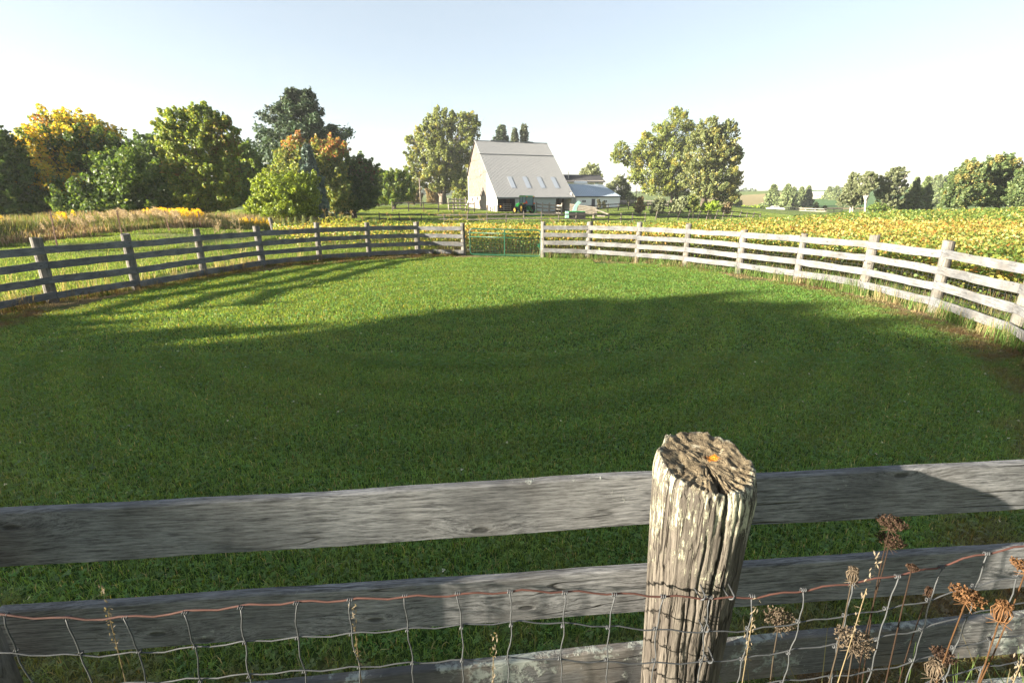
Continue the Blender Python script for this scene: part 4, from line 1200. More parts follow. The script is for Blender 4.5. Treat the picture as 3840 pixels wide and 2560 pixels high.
for q, (x, z) in enumerate(cpts):
    w2 = .20 - .02 * q
    vs += [(x - w2, -.14, z), (x + w2 * .9, -.14, z - .04 * q), (x + w2 * .9, .14, z - .04 * q), (x - w2, .14, z)]
for q in range(len(cpts) - 1):
    for e in range(4): fs.append((q * 4 + e, q * 4 + (e + 1) % 4, q * 4 + 4 + (e + 1) % 4, q * 4 + 4 + e))
fs.append((0, 1, 2, 3)); fs.append((19, 18, 17, 16))
cc.add(vs, fs).build('chute', M['mint'], bw)
MB().bar((.02, -.15, .95), (.12, -.15, 1.5), .03, .03).build('chute_edge', M['black_metal'], bw)
# stacked planks behind
ps = foot(2186, 56)
pk = empty('plank_rack', ps, 'sloping stack of pale grey planks behind the snow blower', 'planks')
for q in range(5):
    board('plank', ps + np.array([-1.5, .1 * q, 1.52 - .17 * q]), ps + np.array([1.45 + .05 * q, .1 * q, 1.12 - .17 * q]), .16, .06, M['panel_wood'], pk, 7100 + q, segs=5, root=ps)
for x in (-1.3, 1.2): MB().box((x, .35, .6), (.12, .14, 1.2)).build('leg', M['panel_wood'], pk)
board('plank', ps + np.array([1.3, -.15, .98]), ps + np.array([2.7, -.3, .48]), .15, .06, M['panel_wood'], pk, 7200, segs=4, root=ps)
board('plank', ps + np.array([1.55, -.2, .25]), ps + np.array([2.4, -.25, .25]), .14, .06, M['panel_wood'], pk, 7201, segs=4, root=ps)

# white car on the road
cpos = foot(2905, 140)
car = empty('car', cpos + np.array([0, 0, .06]), 'white car on the road in the valley', 'car', math.radians(168))
prof = [(-2.15, .35), (-2.2, .75), (-1.95, .95), (-1.2, 1.02), (-.55, 1.42), (.75, 1.45), (1.55, 1.05), (2.1, .98), (2.2, .6), (2.15, .35)]
MB().poly([(x, -.85, z) for x, z in prof], (0, 1.7, 0)).build('body', M['white_car'], car)
for s in (-1, 1):
    MB().poly([(-.95, s * .86, 1.04), (-.5, s * .86, 1.34), (.05, s * .86, 1.37), (.05, s * .86, 1.04)], (0, s * .02, 0)).build('side_window', M['window_glass'], car)
    MB().poly([(.12, s * .86, 1.04), (.12, s * .86, 1.37), (.7, s * .86, 1.36), (1.2, s * .86, 1.06)], (0, s * .02, 0)).build('side_window', M['window_glass'], car)
    for x in (-1.35, 1.35):
        w_ = MB().lathe([(.33, -.1), (.33, .1)], M=Matrix.Rotation(math.radians(90), 3, 'X'), n=18).build('wheel', M['rubber'], car, loc=(x, s * .78, .33))
        MB().lathe([(.2, -.11), (.2, .11)], M=Matrix.Rotation(math.radians(90), 3, 'X'), n=14).build('rim', M['roof_tin'], w_)
# far white barn on the ridge
fY = min(np.arange(200, 330, 2.0), key=lambda Y: abs(1280 - F_PX * ((foot(3065, Y)[1] * _s + (foot(3065, Y)[2] - CAM_H) * _c) / (foot(3065, Y)[1] * _c - (foot(3065, Y)[2] - CAM_H) * _s)) - 746))
fO = foot(3032, fY)
fbn = empty('far_barn', fO, 'long white barn on the far ridge beyond the green field', 'barn')
def fl_(px, py, dy=0): return at(px, py, fY + dy) - fO
p0, p1 = fl_(3034, 744), fl_(3100, 744)
MB().box(((p0[0] + p1[0]) / 2, 7, 1.4), (p1[0] - p0[0], 14, 3.4)).build('wall', M['white_paint'], fbn)
e0, e1, r0_, r1_ = fl_(3031, 731, -.5), fl_(3108, 731, -.5), fl_(3058, 717.5, 7), fl_(3112, 717.5, 7)
fr2 = MB().poly([e0, e1, r1_, r0_], (0, 0, -.2)).build('roof', M['white_paint'], fbn)
MB().poly([e0, r0_, e0 + np.array([1.5, 15, 0])], (0, 0, -.2)).build('roof_hip', M['white_paint'], fr2)
MB().box((p0[0] + 3, -.05, 1.2), (3, .1, 2.6)).build('door', M['cream_siding'], fbn)

# utility pole, steel posts by the weeds
up0 = foot(1579, 100); hgt = at(1578, 667, 100)[2] - up0[2]
po = empty('utility_pole', up0, 'wooden utility pole in front of the brown shrubs left of the big tree', 'pole')
MB().tube([(0, 0, 0), (-.05, 0, hgt)], [.17, .11], 10).build('shaft', M['bark'], po, smooth=True)
MB().bar((-.7, 0, hgt - .5), (.6, 0, hgt - .5), .1, .1).build('crossarm', M['bark'], po)
up1 = foot(2382, 95)
po2 = empty('rusty_pole', up1, 'thin rusty pole at the left foot of the broad tree right of the shed', 'pole')
MB().tube([(0, 0, 0), (.1, 0, 3.6)], [.07, .05], 8).build('shaft', M['rust_post'], po2, smooth=True)
MB().lathe([(.07, 0), (.04, .1)], c=(.1, 0, 3.6), n=8).build('cap', M['rust_post'], po2)
for i, (px0, py0, px1, py1, Y) in enumerate(((188, 792, 207, 905, 17.6), (438, 790, 452, 862, 20.5), (617, 790, 633, 858, 22.5), (742, 790, 753, 850, 25))):
    b_ = at(px1, py1, Y); b_[2] = tz(b_[0], Y); t_ = at(px0, py0, Y)
    so = empty('steel_post', b_, ['rusty steel post leaning left, nearest the left edge of the weed strip', 'rusty steel post in the weeds, second from the left edge', 'rusty steel post in the weeds left of the vase-shaped tree', 'rusty steel post in the weeds under the vase-shaped tree'][i], 'post', group='steel posts along the weed strip')
    d_ = t_ - b_
    MB().bar((0, 0, -.2), d_, .035, .035).bar((.02, -.02, 0), d_ + np.array([.02, -.02, -.02]), .012, .05).build('stake', M['rust_post'], so)
    for q in range(4): MB().box(d_ * (.3 + .2 * q) + np.array([0, -.03, 0]), (.03, .03, .02)).build('stud', M['rust_post'], so)
go = foot(1035, 27); po3 = empty('wooden_post', go, 'grey leaning wooden post at the corner of the bean field', 'post')
vv, ff = post_mesh(.10, 1.2, (-.14, 0), 88, 10, 5); MB().add(vv, ff).build('shaft', M['post'], po3)

# loose stones by the pasture fence
so_ = foot(2365, 96)
sp_ = empty('stone_pile', so_, 'low pile of pale fieldstones right of the white shed', 'stones')
rs = np.random.default_rng(9)
for i in range(14):
    a_ = rs.uniform(.22, .5); x_ = rs.uniform(-3.0, 3.2)
    vs_ = unit(rs.normal(size=(26, 3))) * np.array([a_ * 1.2, a_, a_ * .75]) * rs.uniform(.85, 1.1, (26, 1))
    bm_ = _bm.new()
    for v_ in vs_: bm_.verts.new(v_)
    _bm.ops.convex_hull(bm_, input=bm_.verts)
    me_ = bpy.data.meshes.new('stone'); bm_.to_mesh(me_); bm_.free(); me_.materials.append(M['stone'])
    mesh_obj('stone', me_, sp_, loc=(x_, rs.uniform(-.6, .6), a_ * .45 + (.35 if i % 3 == 0 else 0)))
# ------------------------------------------------------------------ trees
def blob_world(b, Y, dy=0.0, depth=.85):
    """crown lobe measured in the photograph -> centre and radii in metres"""
    px, py, rx, ry = b[:4]
    c = at(px, py, Y + dy)
    sx = np.linalg.norm(at(px + rx, py, Y) - at(px - rx, py, Y)) / 2
    sz = abs(at(px, py - ry, Y)[2] - at(px, py + ry, Y)[2]) / 2
    return c, np.array([sx, sx * depth, sz])
def palette(spec, n, r):
    """spec: list of (weight, rgb)"""
    w = np.array([s[0] for s in spec], float); w /= w.sum()
    k_ = PAL_K
    idx = r.choice(len(spec), n, p=w)
    return np.array([s[1] for s in spec])[idx] * k_
PAL_K = 1.35
G_DARK = [(5, (.040, .072, .018)), (3, (.062, .100, .024)), (1, (.095, .125, .028))]
G_MID = [(4, (.070, .115, .024)), (3, (.105, .150, .032)), (1.2, (.16, .17, .035))]
G_OLIVE = [(4, (.090, .125, .032)), (3, (.13, .155, .042)), (1.5, (.20, .185, .045)), (1, (.060, .09, .022))]
G_YEL = [(4, (.40, .31, .028)), (2, (.30, .27, .035)), (1.2, (.40, .23, .03)), (1.5, (.16, .18, .03))]
G_LIME = [(4, (.14, .20, .028)), (3, (.20, .25, .03)), (1, (.08, .13, .02))]
G_RUST = [(3, (.24, .10, .04)), (2, (.24, .15, .05)), (2, (.11, .12, .03)), (1, (.18, .055, .03))]
G_BROWN = [(3, (.15, .11, .065)), (2, (.19, .15, .09)), (1.5, (.10, .105, .045))]
G_GREY = [(4, (.13, .15, .085)), (3, (.17, .19, .11)), (1, (.09, .11, .05))]

def tree(label, px, Y, blobs, n_leaf, leaf, pal, trunk_r=.3, bark='dark_bark', name='tree', trunks=1, seed=1, flip=None, clump=.22, group=None, fill=.35, base_z=None, limbs=40, spread=1.0, cat='tree', depth=.85, gap=0.0, up=.25, world=None, base=None):
    r = np.random.default_rng(seed)
    if world is None:
        B = [(*blob_world(b, Y, b[4] if len(b) > 4 else 0.0, depth), b) for b in blobs]
        base = foot(px, Y)
    else:
        B = [(np.array(c, float), np.array(rad, float), (0, 0, 0, 0)) for c, rad in world]
    if base_z is not None: base[2] = base_z
    root = empty(name, base, label, cat, group=group)
    vol = np.array([np.prod(rad) ** (2 / 3) for _, rad, _ in B]); vol /= vol.sum()
    Ps, Cs, Nb, tips = [], [], [], []
    for (c, rad, b), w in zip(B, vol):
        nl = int(n_leaf * w)
        rc = clump * (np.prod(rad) ** (1 / 3))
        ncl = max(6, int(1.25 * (np.prod(rad) ** (2 / 3)) / rc ** 2 * 1.6))
        d = unit(r.normal(size=(ncl, 3)))
        d[:, 2] = np.where(d[:, 2] < -.75, -d[:, 2], d[:, 2])
        f = r.uniform(.55, 1.02, ncl) ** .7
        f *= r.uniform(.88, 1.10, ncl)
        cc = c + d * rad * f[:, None]
        cs = rc * r.uniform(.55, 1.25, ncl)
        keep = r.random(ncl) > gap
        cc, cs, d = cc[keep], cs[keep], d[keep]
        ncl = len(cc)
        tips.append(cc)
        n_out = int(nl * (1 - fill))
        k = r.choice(ncl, n_out, p=(cs ** 2) / (cs ** 2).sum())
        q = r.normal(size=(n_out, 3)); q *= (np.minimum(1, 1.25 / np.maximum(np.linalg.norm(q, axis=1), .01)))[:, None] * .78
        # each clump is a spray that reaches outward and upward
        ax_ = unit(d * np.array([1, 1, .7]) + np.array([0, 0, .55]) + r.normal(0, .25, (ncl, 3)))[k]
        al = (q * ax_).sum(1, keepdims=True)
        q = (q - ax_ * al) * .66 + ax_ * al * 1.45
        p = cc[k] + q * cs[k][:, None]
        p2 = c + unit(r.normal(size=(nl - n_out, 3))) * rad * (r.random((nl - n_out, 1)) ** .45) * .88
        cid = np.r_[k, r.choice(ncl, nl - n_out)]
        P = np.r_[p, p2]
        cl_t = r.normal(1.0, .10, ncl)
        C = palette(pal, nl, r) * cl_t[cid][:, None]
        if flip is not None:
            # seasonal colour of whole sprays
            hit = flip(cc, c, rad, r, b)
            for pal2, mask in hit:
                m = mask[cid] & (r.random(nl) < .85)
                C[m] = palette(pal2, int(m.sum()), r)
        C *= r.uniform(.78, 1.25, (nl, 1))
        Ps.append(P); Cs.append(C); Nb.append(unit(P - c) + np.array([0, 0, up]))
    P = np.concatenate(Ps); C = np.concatenate(Cs); NB = np.concatenate(Nb)
    ok = P[:, 2] > base[2] + .15
    P, C, NB = P[ok], C[ok], NB[ok]
    s = leaf * r.uniform(.65, 1.35, len(P))
    V, Q = leaf_cards(P - base, s, s * .62, NB, .55, r=r)
    mesh_obj('crown', array_mesh('crown', V, Q, M['leaf'], np.repeat(C, 4, 0)), root)
    # trunk and limbs
    tips = np.concatenate(tips)
    A, Bp, ra, rb = [], [], [], []
    top = tips[:, 2].max(); mid = np.array([c for c, _, _ in B]).mean(0)
    H = top - base[2]
    for t in range(trunks):
        a0 = r.uniform(0, 6.28)
        off = np.array([math.cos(a0), math.sin(a0), 0]) * (trunk_r * 1.3 if trunks > 1 else 0)
        p = base + off + np.array([0, 0, -.25]); rad = trunk_r * (1.0 if trunks == 1 else .72)
        goal = tips[r.integers(len(tips))] * .35 + mid * .65; goal[2] = base[2] + H * .62
        if trunks == 1: goal[:2] = goal[:2] * .5 + (mid[:2] * .5 + base[:2] * .5) * .5
        pts = [p]
        for q in range(1, 7):
            f = q / 6
            x = p + (goal - p) * f; x[:2] += r.normal(0, .02 * H, 2) * f
            if q == 1: x[:2] = p[:2] * .85 + x[:2] * .15
            pts.append(x)
        for q in range(6):
            A.append(pts[q]); Bp.append(pts[q + 1]); ra.append(rad * (1 - .12 * q) * (1.25 if q == 0 else 1)); rb.append(rad * (1 - .12 * (q + 1)))
        for _ in range(limbs // trunks):
            tip = tips[r.integers(len(tips))]
            q = r.integers(1, 6); s0 = pts[q] + (pts[q + 1] - pts[q]) * r.random()
            if tip[2] < s0[2] - .1 * H: continue
            L = np.linalg.norm(tip - s0)
            m1 = s0 + (tip - s0) * .45 + r.normal(0, .05, 3) * L + np.array([0, 0, .06 * L])
            r0 = rad * r.uniform(.22, .42) * (1 - .08 * q)
            for a_, b_, x0, x1 in ((s0, m1, r0, r0 * .6), (m1, tip, r0 * .6, r0 * .15)):
                A.append(a_); Bp.append(b_); ra.append(x0); rb.append(x1)
            for _k in range(2):
                t2 = tip * .94 + m1 * .06 + r.normal(0, .06, 3) * L
                A.append(m1); Bp.append(t2); ra.append(r0 * .4); rb.append(r0 * .1)
    V, Q = frusta(np.array(A) - base, np.array(Bp) - base, ra, rb, 7)
    mesh_obj('trunk', array_mesh('trunk', V, Q, M[bark], smooth=True), root)
    return root

def conifer(label, px, Y, top_py, half_px, pal, seed=1, layers=26, droop=.25, name='spruce_tree', n=9000, size=.34, t0=.04, prof=None, irregular=.25, group=None, base_z=None, bare=0.0, cat='tree', zj=.45):
    r = np.random.default_rng(seed)
    base = foot(px, Y)
    if base_z is not None: base[2] = base_z
    top = at(px, top_py, Y)[2]; H = top - base[2]
    R = half_px / F_PX * (Y * _c)
    root = empty(name, base, label, cat, group=group)
    Ps, Ts, Cs, A, Bp, ra, rb = [], [], [], [], [], [], []
    prof = prof or (lambda t: (1 - t) ** .85)
    per = max(5, n // (layers * 8))
    for i in range(layers):
        t = t0 + (1 - t0) * (i + r.uniform(-.3, .3)) / layers
        t = min(max(t, t0), .985)
        k = int(r.integers(6, 10))
        az0 = r.uniform(0, 6.28)
        for j in range(k):
            if r.random() < bare: continue
            az = az0 + 2 * math.pi * j / k + r.normal(0, .2)
            L = R * prof(t) * (1 + irregular * r.normal()) + .02 * H
            L = max(L, .05 * R)
            d = np.array([math.cos(az), math.sin(az), 0])
            z0 = base[2] + H * t
            m = per
            s = r.random(m) ** .6
            lift = -droop * L * s ** 1.3 + .10 * L * s ** 3
            sp = r.normal(0, .17, m) * L * (1.05 - s * .6)
            sd = np.array([-d[1], d[0], 0])
            P = np.array([base[0], base[1], z0]) + d * (L * s)[:, None] + sd * sp[:, None] + np.array([0, 0, 1]) * (lift + r.normal(0, .035, m) * L + r.normal(0, zj, m) * H / layers)[:, None]
            Ps.append(P)
            Ts.append(d * .8 + sd * (np.sign(sp) * .6)[:, None] + np.array([0, 0, -.25]))
            tone = r.normal(1, .14)
            Cs.append(palette(pal, m, r) * tone * r.uniform(.75, 1.25, (m, 1)))
            A.append([base[0], base[1], z0]); Bp.append(np.array([base[0], base[1], z0]) + d * L * .85 + np.array([0, 0, -droop * L * .7])); ra.append(.006 * H * (1 - t) + .01); rb.append(.01)
    P = np.concatenate(Ps); C = np.concatenate(Cs); T = np.concatenate(Ts)
    s = size * r.uniform(.6, 1.4, len(P))
    V, Q = leaf_cards(P - base, s * 1.5, s * .55, np.array([0, 0, 1.0]), .5, T, 1.3, r=r)
    mesh_obj('crown', array_mesh('crown', V, Q, M['needle'], np.repeat(C, 4, 0)), root)
    A.append(base + np.array([0, 0, -.3])); Bp.append(base + np.array([0, 0, H * .97])); ra.append(.018 * H + .03); rb.append(.02)
    V, Q = frusta(np.array(A) - base, np.array(Bp) - base, ra, rb, 6)
    mesh_obj('trunk', array_mesh('trunk', V, Q, M['dark_bark'], smooth=True), root)
    return root

# --- left wood edge
def flip_maple(cc, c, rad, r, b):
    # yellow on the crown's upper left sprays, some orange at the very top
    u = (cc - c) / rad
    yel = (b[0] < 300) & (u[:, 2] + r.normal(0, .3, len(cc)) > -.05) | ((b[0] < 345) & (u[:, 2] > .35 + r.normal(0, .2, len(cc))))
    orange = (b[1] < 570) & (b[0] > 240) & (u[:, 2] > .45) & (r.random(len(cc)) < .22)
    return [(G_YEL, yel), (G_RUST, orange)]
tree('large maple turning yellow at its top left, behind the goldenrod', 300, 34, [(250, 515, 130, 90), (330, 545, 140, 105), (175, 590, 120, 105), (415, 620, 115, 110), (270, 690, 200, 110), (470, 690, 125, 115, -2), (400, 765, 170, 70, -2), (560, 760, 85, 95, -2), (180, 780, 150, 70)], 66000, .20, G_DARK, .35, seed=3, flip=flip_maple, name='maple_tree', clump=.19)
tree('dark green tree cut off by the left edge of the view', -10, 31, [(-70, 620, 120, 150), (30, 620, 75, 130), (20, 760, 120, 90), (-120, 760, 130, 100)], 26000, .24, G_DARK, .3, seed=4)
tree('dark tree between the left edge and the yellow maple', 100, 39, [(75, 610, 60, 105), (140, 700, 110, 110), (60, 750, 100, 90)], 16000, .26, [(3, (.035, .055, .018)), (2, (.06, .075, .02)), (1, (.12, .10, .025))], .28, seed=5)
tree('dark rounded tree right behind the yellow maple', 560, 44, [(545, 580, 75, 80), (610, 620, 70, 95), (560, 700, 110, 110), (640, 740, 90, 80)], 18000, .28, G_DARK, .3, seed=6)
def flip_birch(cc, c, rad, r, b):
    m1 = (b[0] < 660) & (b[1] > 560) & (r.random(len(cc)) < .5)
    m2 = (b[0] > 820) & (r.random(len(cc)) < .55)
    return [([(2, (.26, .13, .04)), (2, (.16, .13, .04))], m1), ([(2, (.12, .085, .03)), (2, (.10, .12, .03))], m2)]
tree('vase-shaped leafy tree with sky showing through its right side', 755, 33, [(670, 475, 80, 65), (770, 455, 75, 55), (830, 510, 65, 75), (640, 540, 55, 70), (730, 560, 110, 95), (840, 590, 55, 70), (690, 650, 65, 90), (790, 660, 95, 80), (640, 640, 40, 40), (740, 750, 100, 75), (820, 740, 75, 70), (860, 690, 45, 60)], 52000, .165, [(4, (.10, .145, .030)), (3, (.14, .175, .038)), (1.2, (.20, .19, .04)), (1, (.06, .095, .022))], .16, bark='bark', trunks=5, seed=8, flip=flip_birch, clump=.18, fill=.15, gap=.06, limbs=70)
tree('dark green tree behind the vase-shaped tree on its right', 930, 46, [(925, 595, 50, 58), (955, 640, 42, 65), (915, 700, 70, 85), (960, 740, 50, 60)], 15000, .27, G_MID, .28, seed=9)
# --- pine group
conifer('tall white pine rising above the red-tinged tree', 1165, 60, 334, 138, [(4, (.030, .055, .026)), (2, (.05, .075, .032)), (1, (.022, .04, .022))], seed=11, layers=17, droop=-.10, name='pine_tree', n=44000, size=.30, t0=.28, prof=lambda t: 1.12 * min(1, (1.01 - t) * 1.75) ** .75, irregular=.36, bare=.10, zj=.20)
def flip_red(cc, c, rad, r, b): return [(G_RUST, ((cc - c)[:, 2] / rad[2] > -.1 + r.normal(0, .3, len(cc))) & (b[1] < 610))]
tree('red-tinged maple below the tall pine', 1175, 52, [(1105, 560, 55, 55), (1235, 565, 65, 55), (1170, 630, 95, 85), (1075, 640, 60, 75), (1255, 660, 55, 85), (1030, 690, 55, 60), (1250, 740, 70, 60)], 30000, .25, G_OLIVE, .3, seed=12, flip=flip_red, name='maple_tree')
conifer('blue-grey spruce in front of the red-tinged maple', 1183, 47, 545, 62, [(4, (.060, .095, .080)), (2, (.085, .12, .10)), (1, (.035, .05, .04))], seed=13, layers=20, droop=.12, n=14000, size=.26, name='spruce_tree')
conifer('dark spruce on the right flank of the pine group', 1272, 62, 470, 62, [(4, (.026, .042, .018)), (2, (.045, .06, .025))], seed=14, layers=24, droop=.22, n=14000, size=.36)
def flip_dk(cc, c, rad, r, b): return [([(2, (.09, .045, .025)), (2, (.05, .06, .02))], (r.random(len(cc)) < .3) & (b[1] < 680))]
tree('broad dark tree at the right end of the pine group', 1330, 55, [(1330, 640, 60, 58), (1385, 650, 40, 50), (1300, 700, 75, 75), (1375, 710, 55, 70), (1330, 755, 85, 42), (1250, 760, 60, 45)], 24000, .26, G_DARK, .32, seed=15, flip=flip_dk)
tree('bright yellow-green round shrub in front of the pine group', 1075, 32, [(1075, 712, 100, 66), (1000, 695, 50, 38), (1145, 690, 55, 45), (1010, 735, 62, 62), (1135, 750, 65, 75), (1070, 790, 115, 45), (970, 780, 45, 50)], 36000, .13, [(3, (.10, .145, .022)), (3, (.16, .20, .028)), (1, (.06, .09, .018))], .10, trunks=4, seed=16, name='shrub', cat='shrub', clump=.22, up=.5)
# --- centre
tree('mid green tree between the pine group and the big silver maple', 1480, 82, [(1445, 680, 42, 45), (1500, 690, 42, 55), (1470, 735, 65, 38), (1535, 720, 28, 50)], 15000, .34, G_MID, .3, seed=18)
tree('sparse brownish tree at the end of the gravel drive', 1385, 86, [(1385, 735, 45, 35), (1350, 745, 40, 30), (1420, 750, 35, 25)], 8000, .30, G_BROWN, .2, seed=19)
def flip_silver(cc, c, rad, r, b): return [([(3, (.20, .18, .04)), (2, (.15, .16, .045))], r.random(len(cc)) < .16)]
tree('big silver maple with several pale trunks left of the barn', 1668, 108, [(1650, 462, 60, 52), (1725, 480, 60, 60), (1605, 525, 60, 60), (1780, 490, 26, 60), (1560, 610, 42, 60), (1665, 570, 95, 75), (1745, 580, 55, 75), (1630, 650, 75, 45), (1700, 660, 60, 40), (1535, 528, 22, 20), (1560, 680, 40, 35), (1650, 700, 50, 28)], 46000, .40, [(4, (.105, .130, .042)), (3, (.15, .17, .055)), (1, (.06, .08, .025))], .62, bark='bark', trunks=4, seed=20, flip=flip_silver, clump=.18, fill=.2, gap=.10, limbs=60)
tree('brown shrub left of the utility pole', 1553, 112, [(1553, 722, 26, 40), (1548, 745, 30, 25)], 6000, .30, G_BROWN, .12, trunks=3, seed=21, name='shrub', cat='shrub')
tree('brown shrub between the utility pole and the silver maple trunks', 1622, 116, [(1622, 725, 28, 40), (1632, 748, 30, 22)], 6000, .30, G_BROWN, .12, trunks=3, seed=22, name='shrub', cat='shrub')
tree('yellow-green tree just left of the barn gable', 1732, 128, [(1725, 680, 42, 50), (1755, 700, 30, 50), (1735, 740, 45, 35)], 12000, .42, G_OLIVE, .3, seed=23)
conifer('dark fir poking over the barn ridge, left of the pair', 1883, 140, 466, 88, [(4, (.030, .048, .022)), (2, (.05, .07, .03))], seed=24, layers=30, n=12000, size=.55, name='fir_tree', prof=lambda t: (1 - t) ** .85, irregular=.2)
conifer('slim spruce over the barn ridge, left one of the pair', 1930, 146, 482, 46, [(4, (.05, .065, .032)), (2, (.08, .085, .04))], seed=25, layers=26, n=8000, size=.5, name='spruce_tree', irregular=.3)
conifer('slim spruce over the barn ridge, right one of the pair', 1962, 142, 466, 50, [(4, (.05, .065, .032)), (2, (.08, .085, .04))], seed=26, layers=22, n=8000, size=.5, name='spruce_tree', irregular=.35, bare=.15)
tree('small grey-green tree peeking above the black house roof', 2212, 135, [(2215, 640, 32, 25), (2200, 660, 30, 25), (2235, 660, 25, 20)], 7000, .40, G_GREY, .25, seed=27)
tree('loose pale tree right of the shed roof', 2325, 125, [(2325, 680, 26, 22), (2340, 715, 26, 35), (2290, 705, 22, 22), (2350, 745, 40, 22), (2300, 740, 35, 22)], 8000, .38, G_GREY, .2, seed=28, gap=.15)
# --- the broad pair right of the shed
def flip_r1(cc, c, rad, r, b): return [([(3, (.24, .21, .04)), (2, (.19, .19, .04)), (1, (.28, .22, .035))], (r.random(len(cc)) < (.22 if 2420 < b[0] < 2500 and b[1] > 560 else .10)))]
tree('broad yellow-green tree right of the shed, left one of the pair', 2528, 114, [(2540, 465, 48, 55), (2480, 520, 55, 60), (2585, 520, 40, 60), (2425, 560, 50, 65), (2510, 590, 85, 80), (2440, 650, 75, 65), (2540, 670, 70, 60), (2330, 565, 28, 35), (2312, 592, 26, 30), (2470, 705, 80, 38), (2370, 600, 40, 32), (2385, 660, 35, 30), (2540, 720, 50, 25)], 42000, .38, [(4, (.105, .135, .034)), (3, (.15, .165, .04)), (1, (.07, .10, .025))], .55, trunks=2, seed=30, flip=flip_r1, clump=.18, fill=.2, gap=.06, limbs=50)
def flip_r2(cc, c, rad, r, b): return [([(3, (.20, .18, .05)), (2, (.15, .16, .05))], (cc - c)[:, 0] / rad[0] > .3 + r.normal(0, .4, len(cc)))]
tree('broad olive green tree, right one of the pair', 2640, 99, [(2660, 495, 55, 52), (2720, 520, 48, 62), (2640, 570, 85, 75), (2715, 600, 68, 72), (2680, 680, 85, 65), (2745, 680, 34, 55), (2600, 665, 60, 55), (2730, 740, 45, 30), (2640, 725, 60, 25), (2765, 575, 22, 25)], 42000, .38, [(4, (.095, .115, .042)), (3, (.13, .145, .055)), (1.5, (.05, .07, .024))], .60, trunks=3, seed=31, flip=flip_r2, clump=.18, fill=.2, gap=.06, limbs=50)
# --- row of bushes
for i, (lab, px, blobs, pal) in enumerate((
    ('narrow brown bush at the left end of the bush row', 2399, [(2399, 775, 17, 30), (2402, 755, 12, 18)], G_BROWN),
    ('grey-green bush, second in the bush row', 2472, [(2472, 768, 24, 24), (2465, 785, 26, 18), (2482, 755, 14, 14)], G_GREY),
    ('largest pale grey-green bush in the middle of the bush row', 2545, [(2545, 772, 30, 24), (2555, 760, 22, 18), (2535, 788, 26, 14)], G_GREY),
    ('olive bush right of the largest grey-green bush', 2597, [(2592, 765, 26, 24), (2608, 755, 14, 14), (2600, 785, 20, 15)], G_OLIVE),
    ('low spreading yellow-green bush in the bush row', 2664, [(2664, 778, 34, 20), (2650, 785, 26, 15), (2680, 770, 18, 14)], G_LIME),
    ('thin reddish brown bush at the right end of the bush row', 2724, [(2724, 788, 18, 16), (2730, 775, 14, 14)], G_BROWN))):
    tree(lab, px, 72, blobs, 7000, .20, pal, .05, trunks=4, seed=40 + i, name='bush', cat='bush', group='row of bushes before the broad trees', clump=.3, limbs=30)
for i, (px, blobs, lab) in enumerate(((2248, [(2248, 768, 8, 14), (2244, 755, 6, 8)], 'left leafless shrub against the white shed wall'), (2265, [(2267, 772, 8, 12), (2262, 762, 5, 8)], 'right leafless shrub against the white shed wall'))):
    tree(lab, px, 85, blobs, 700, .16, [(2, (.07, .075, .04)), (1, (.10, .09, .06))], .05, trunks=4, seed=50 + i, name='shrub', cat='shrub', limbs=30)
# --- valley and far right
SPR = [(4, (.085, .115, .045)), (2, (.12, .14, .055)), (1, (.06, .08, .035))]
for i, (px, top, hw, Y, lab) in enumerate(((2890, 692, 38, 172, 'left spruce beside the white car'), (2943, 690, 36, 168, 'right spruce beside the white car'), (2968, 705, 26, 185, 'spruce behind the car pair, left of three'), (2996, 702, 26, 190, 'spruce behind the car pair, middle of three'), (3022, 698, 22, 192, 'spruce behind the car pair, right of three'), (3104, 700, 22, 260, 'spruce left of the poplars, nearer the white barn'), (3130, 698, 22, 250, 'spruce left of the poplars, farther from the white barn'))):
    conifer(lab, px, Y, top, hw, SPR, seed=60 + i, layers=18, n=7000, size=.45 if Y < 150 else .7, group='valley spruces', irregular=.25)
tree('small round tree left of the valley spruces', 2752, 132, [(2752, 752, 22, 20), (2765, 765, 20, 14)], 4000, .35, G_GREY, .2, seed=70)
tree('trimmed hedge beside the white car', 2830, 160, [(2790, 781, 24, 9), (2830, 782, 28, 9), (2870, 783, 26, 9), (2905, 783, 18, 8)], 9000, .30, G_LIME, .06, trunks=6, seed=71, name='hedge', cat='hedge')
POP = [(4, (.100, .118, .062)), (3, (.135, .148, .080)), (1, (.065, .08, .036))]
tree('leftmost pale poplar on the field ridge', 3190, 82, [(3203, 680, 22, 32), (3190, 720, 34, 38), (3170, 755, 28, 25), (3215, 755, 22, 35)], 12000, .26, POP, .16, bark='pale_bark', trunks=2, seed=72, name='poplar_tree', gap=.12, fill=.15)
tree('middle pale poplar with a bare white trunk', 3243, 80, [(3255, 668, 30, 24), (3262, 695, 34, 28), (3240, 710, 26, 24)], 9000, .26, POP, .18, bark='pale_bark', trunks=1, seed=73, name='poplar_tree', gap=.12, fill=.15)
tree('rightmost and tallest pale poplar on the field ridge', 3330, 81, [(3365, 652, 32, 26), (3335, 680, 42, 34), (3360, 710, 40, 34), (3315, 735, 32, 34), (3340, 765, 36, 26)], 15000, .26, POP, .18, bark='pale_bark', trunks=2, seed=74, name='poplar_tree', gap=.12, fill=.15)
conifer('left dark conifer right of the poplars', 3412, 84, 668, 38, SPR, seed=75, layers=16, n=8000, size=.35, irregular=.3)
conifer('right dark conifer right of the poplars', 3450, 86, 664, 34, SPR, seed=76, layers=16, n=8000, size=.35, irregular=.3)
tree('low dark bush at the foot of the poplars', 3295, 78, [(3290, 778, 28, 14), (3270, 783, 20, 10), (3318, 783, 24, 10)], 4000, .2, G_MID, .05, trunks=3, seed=77, name='bush', cat='bush')
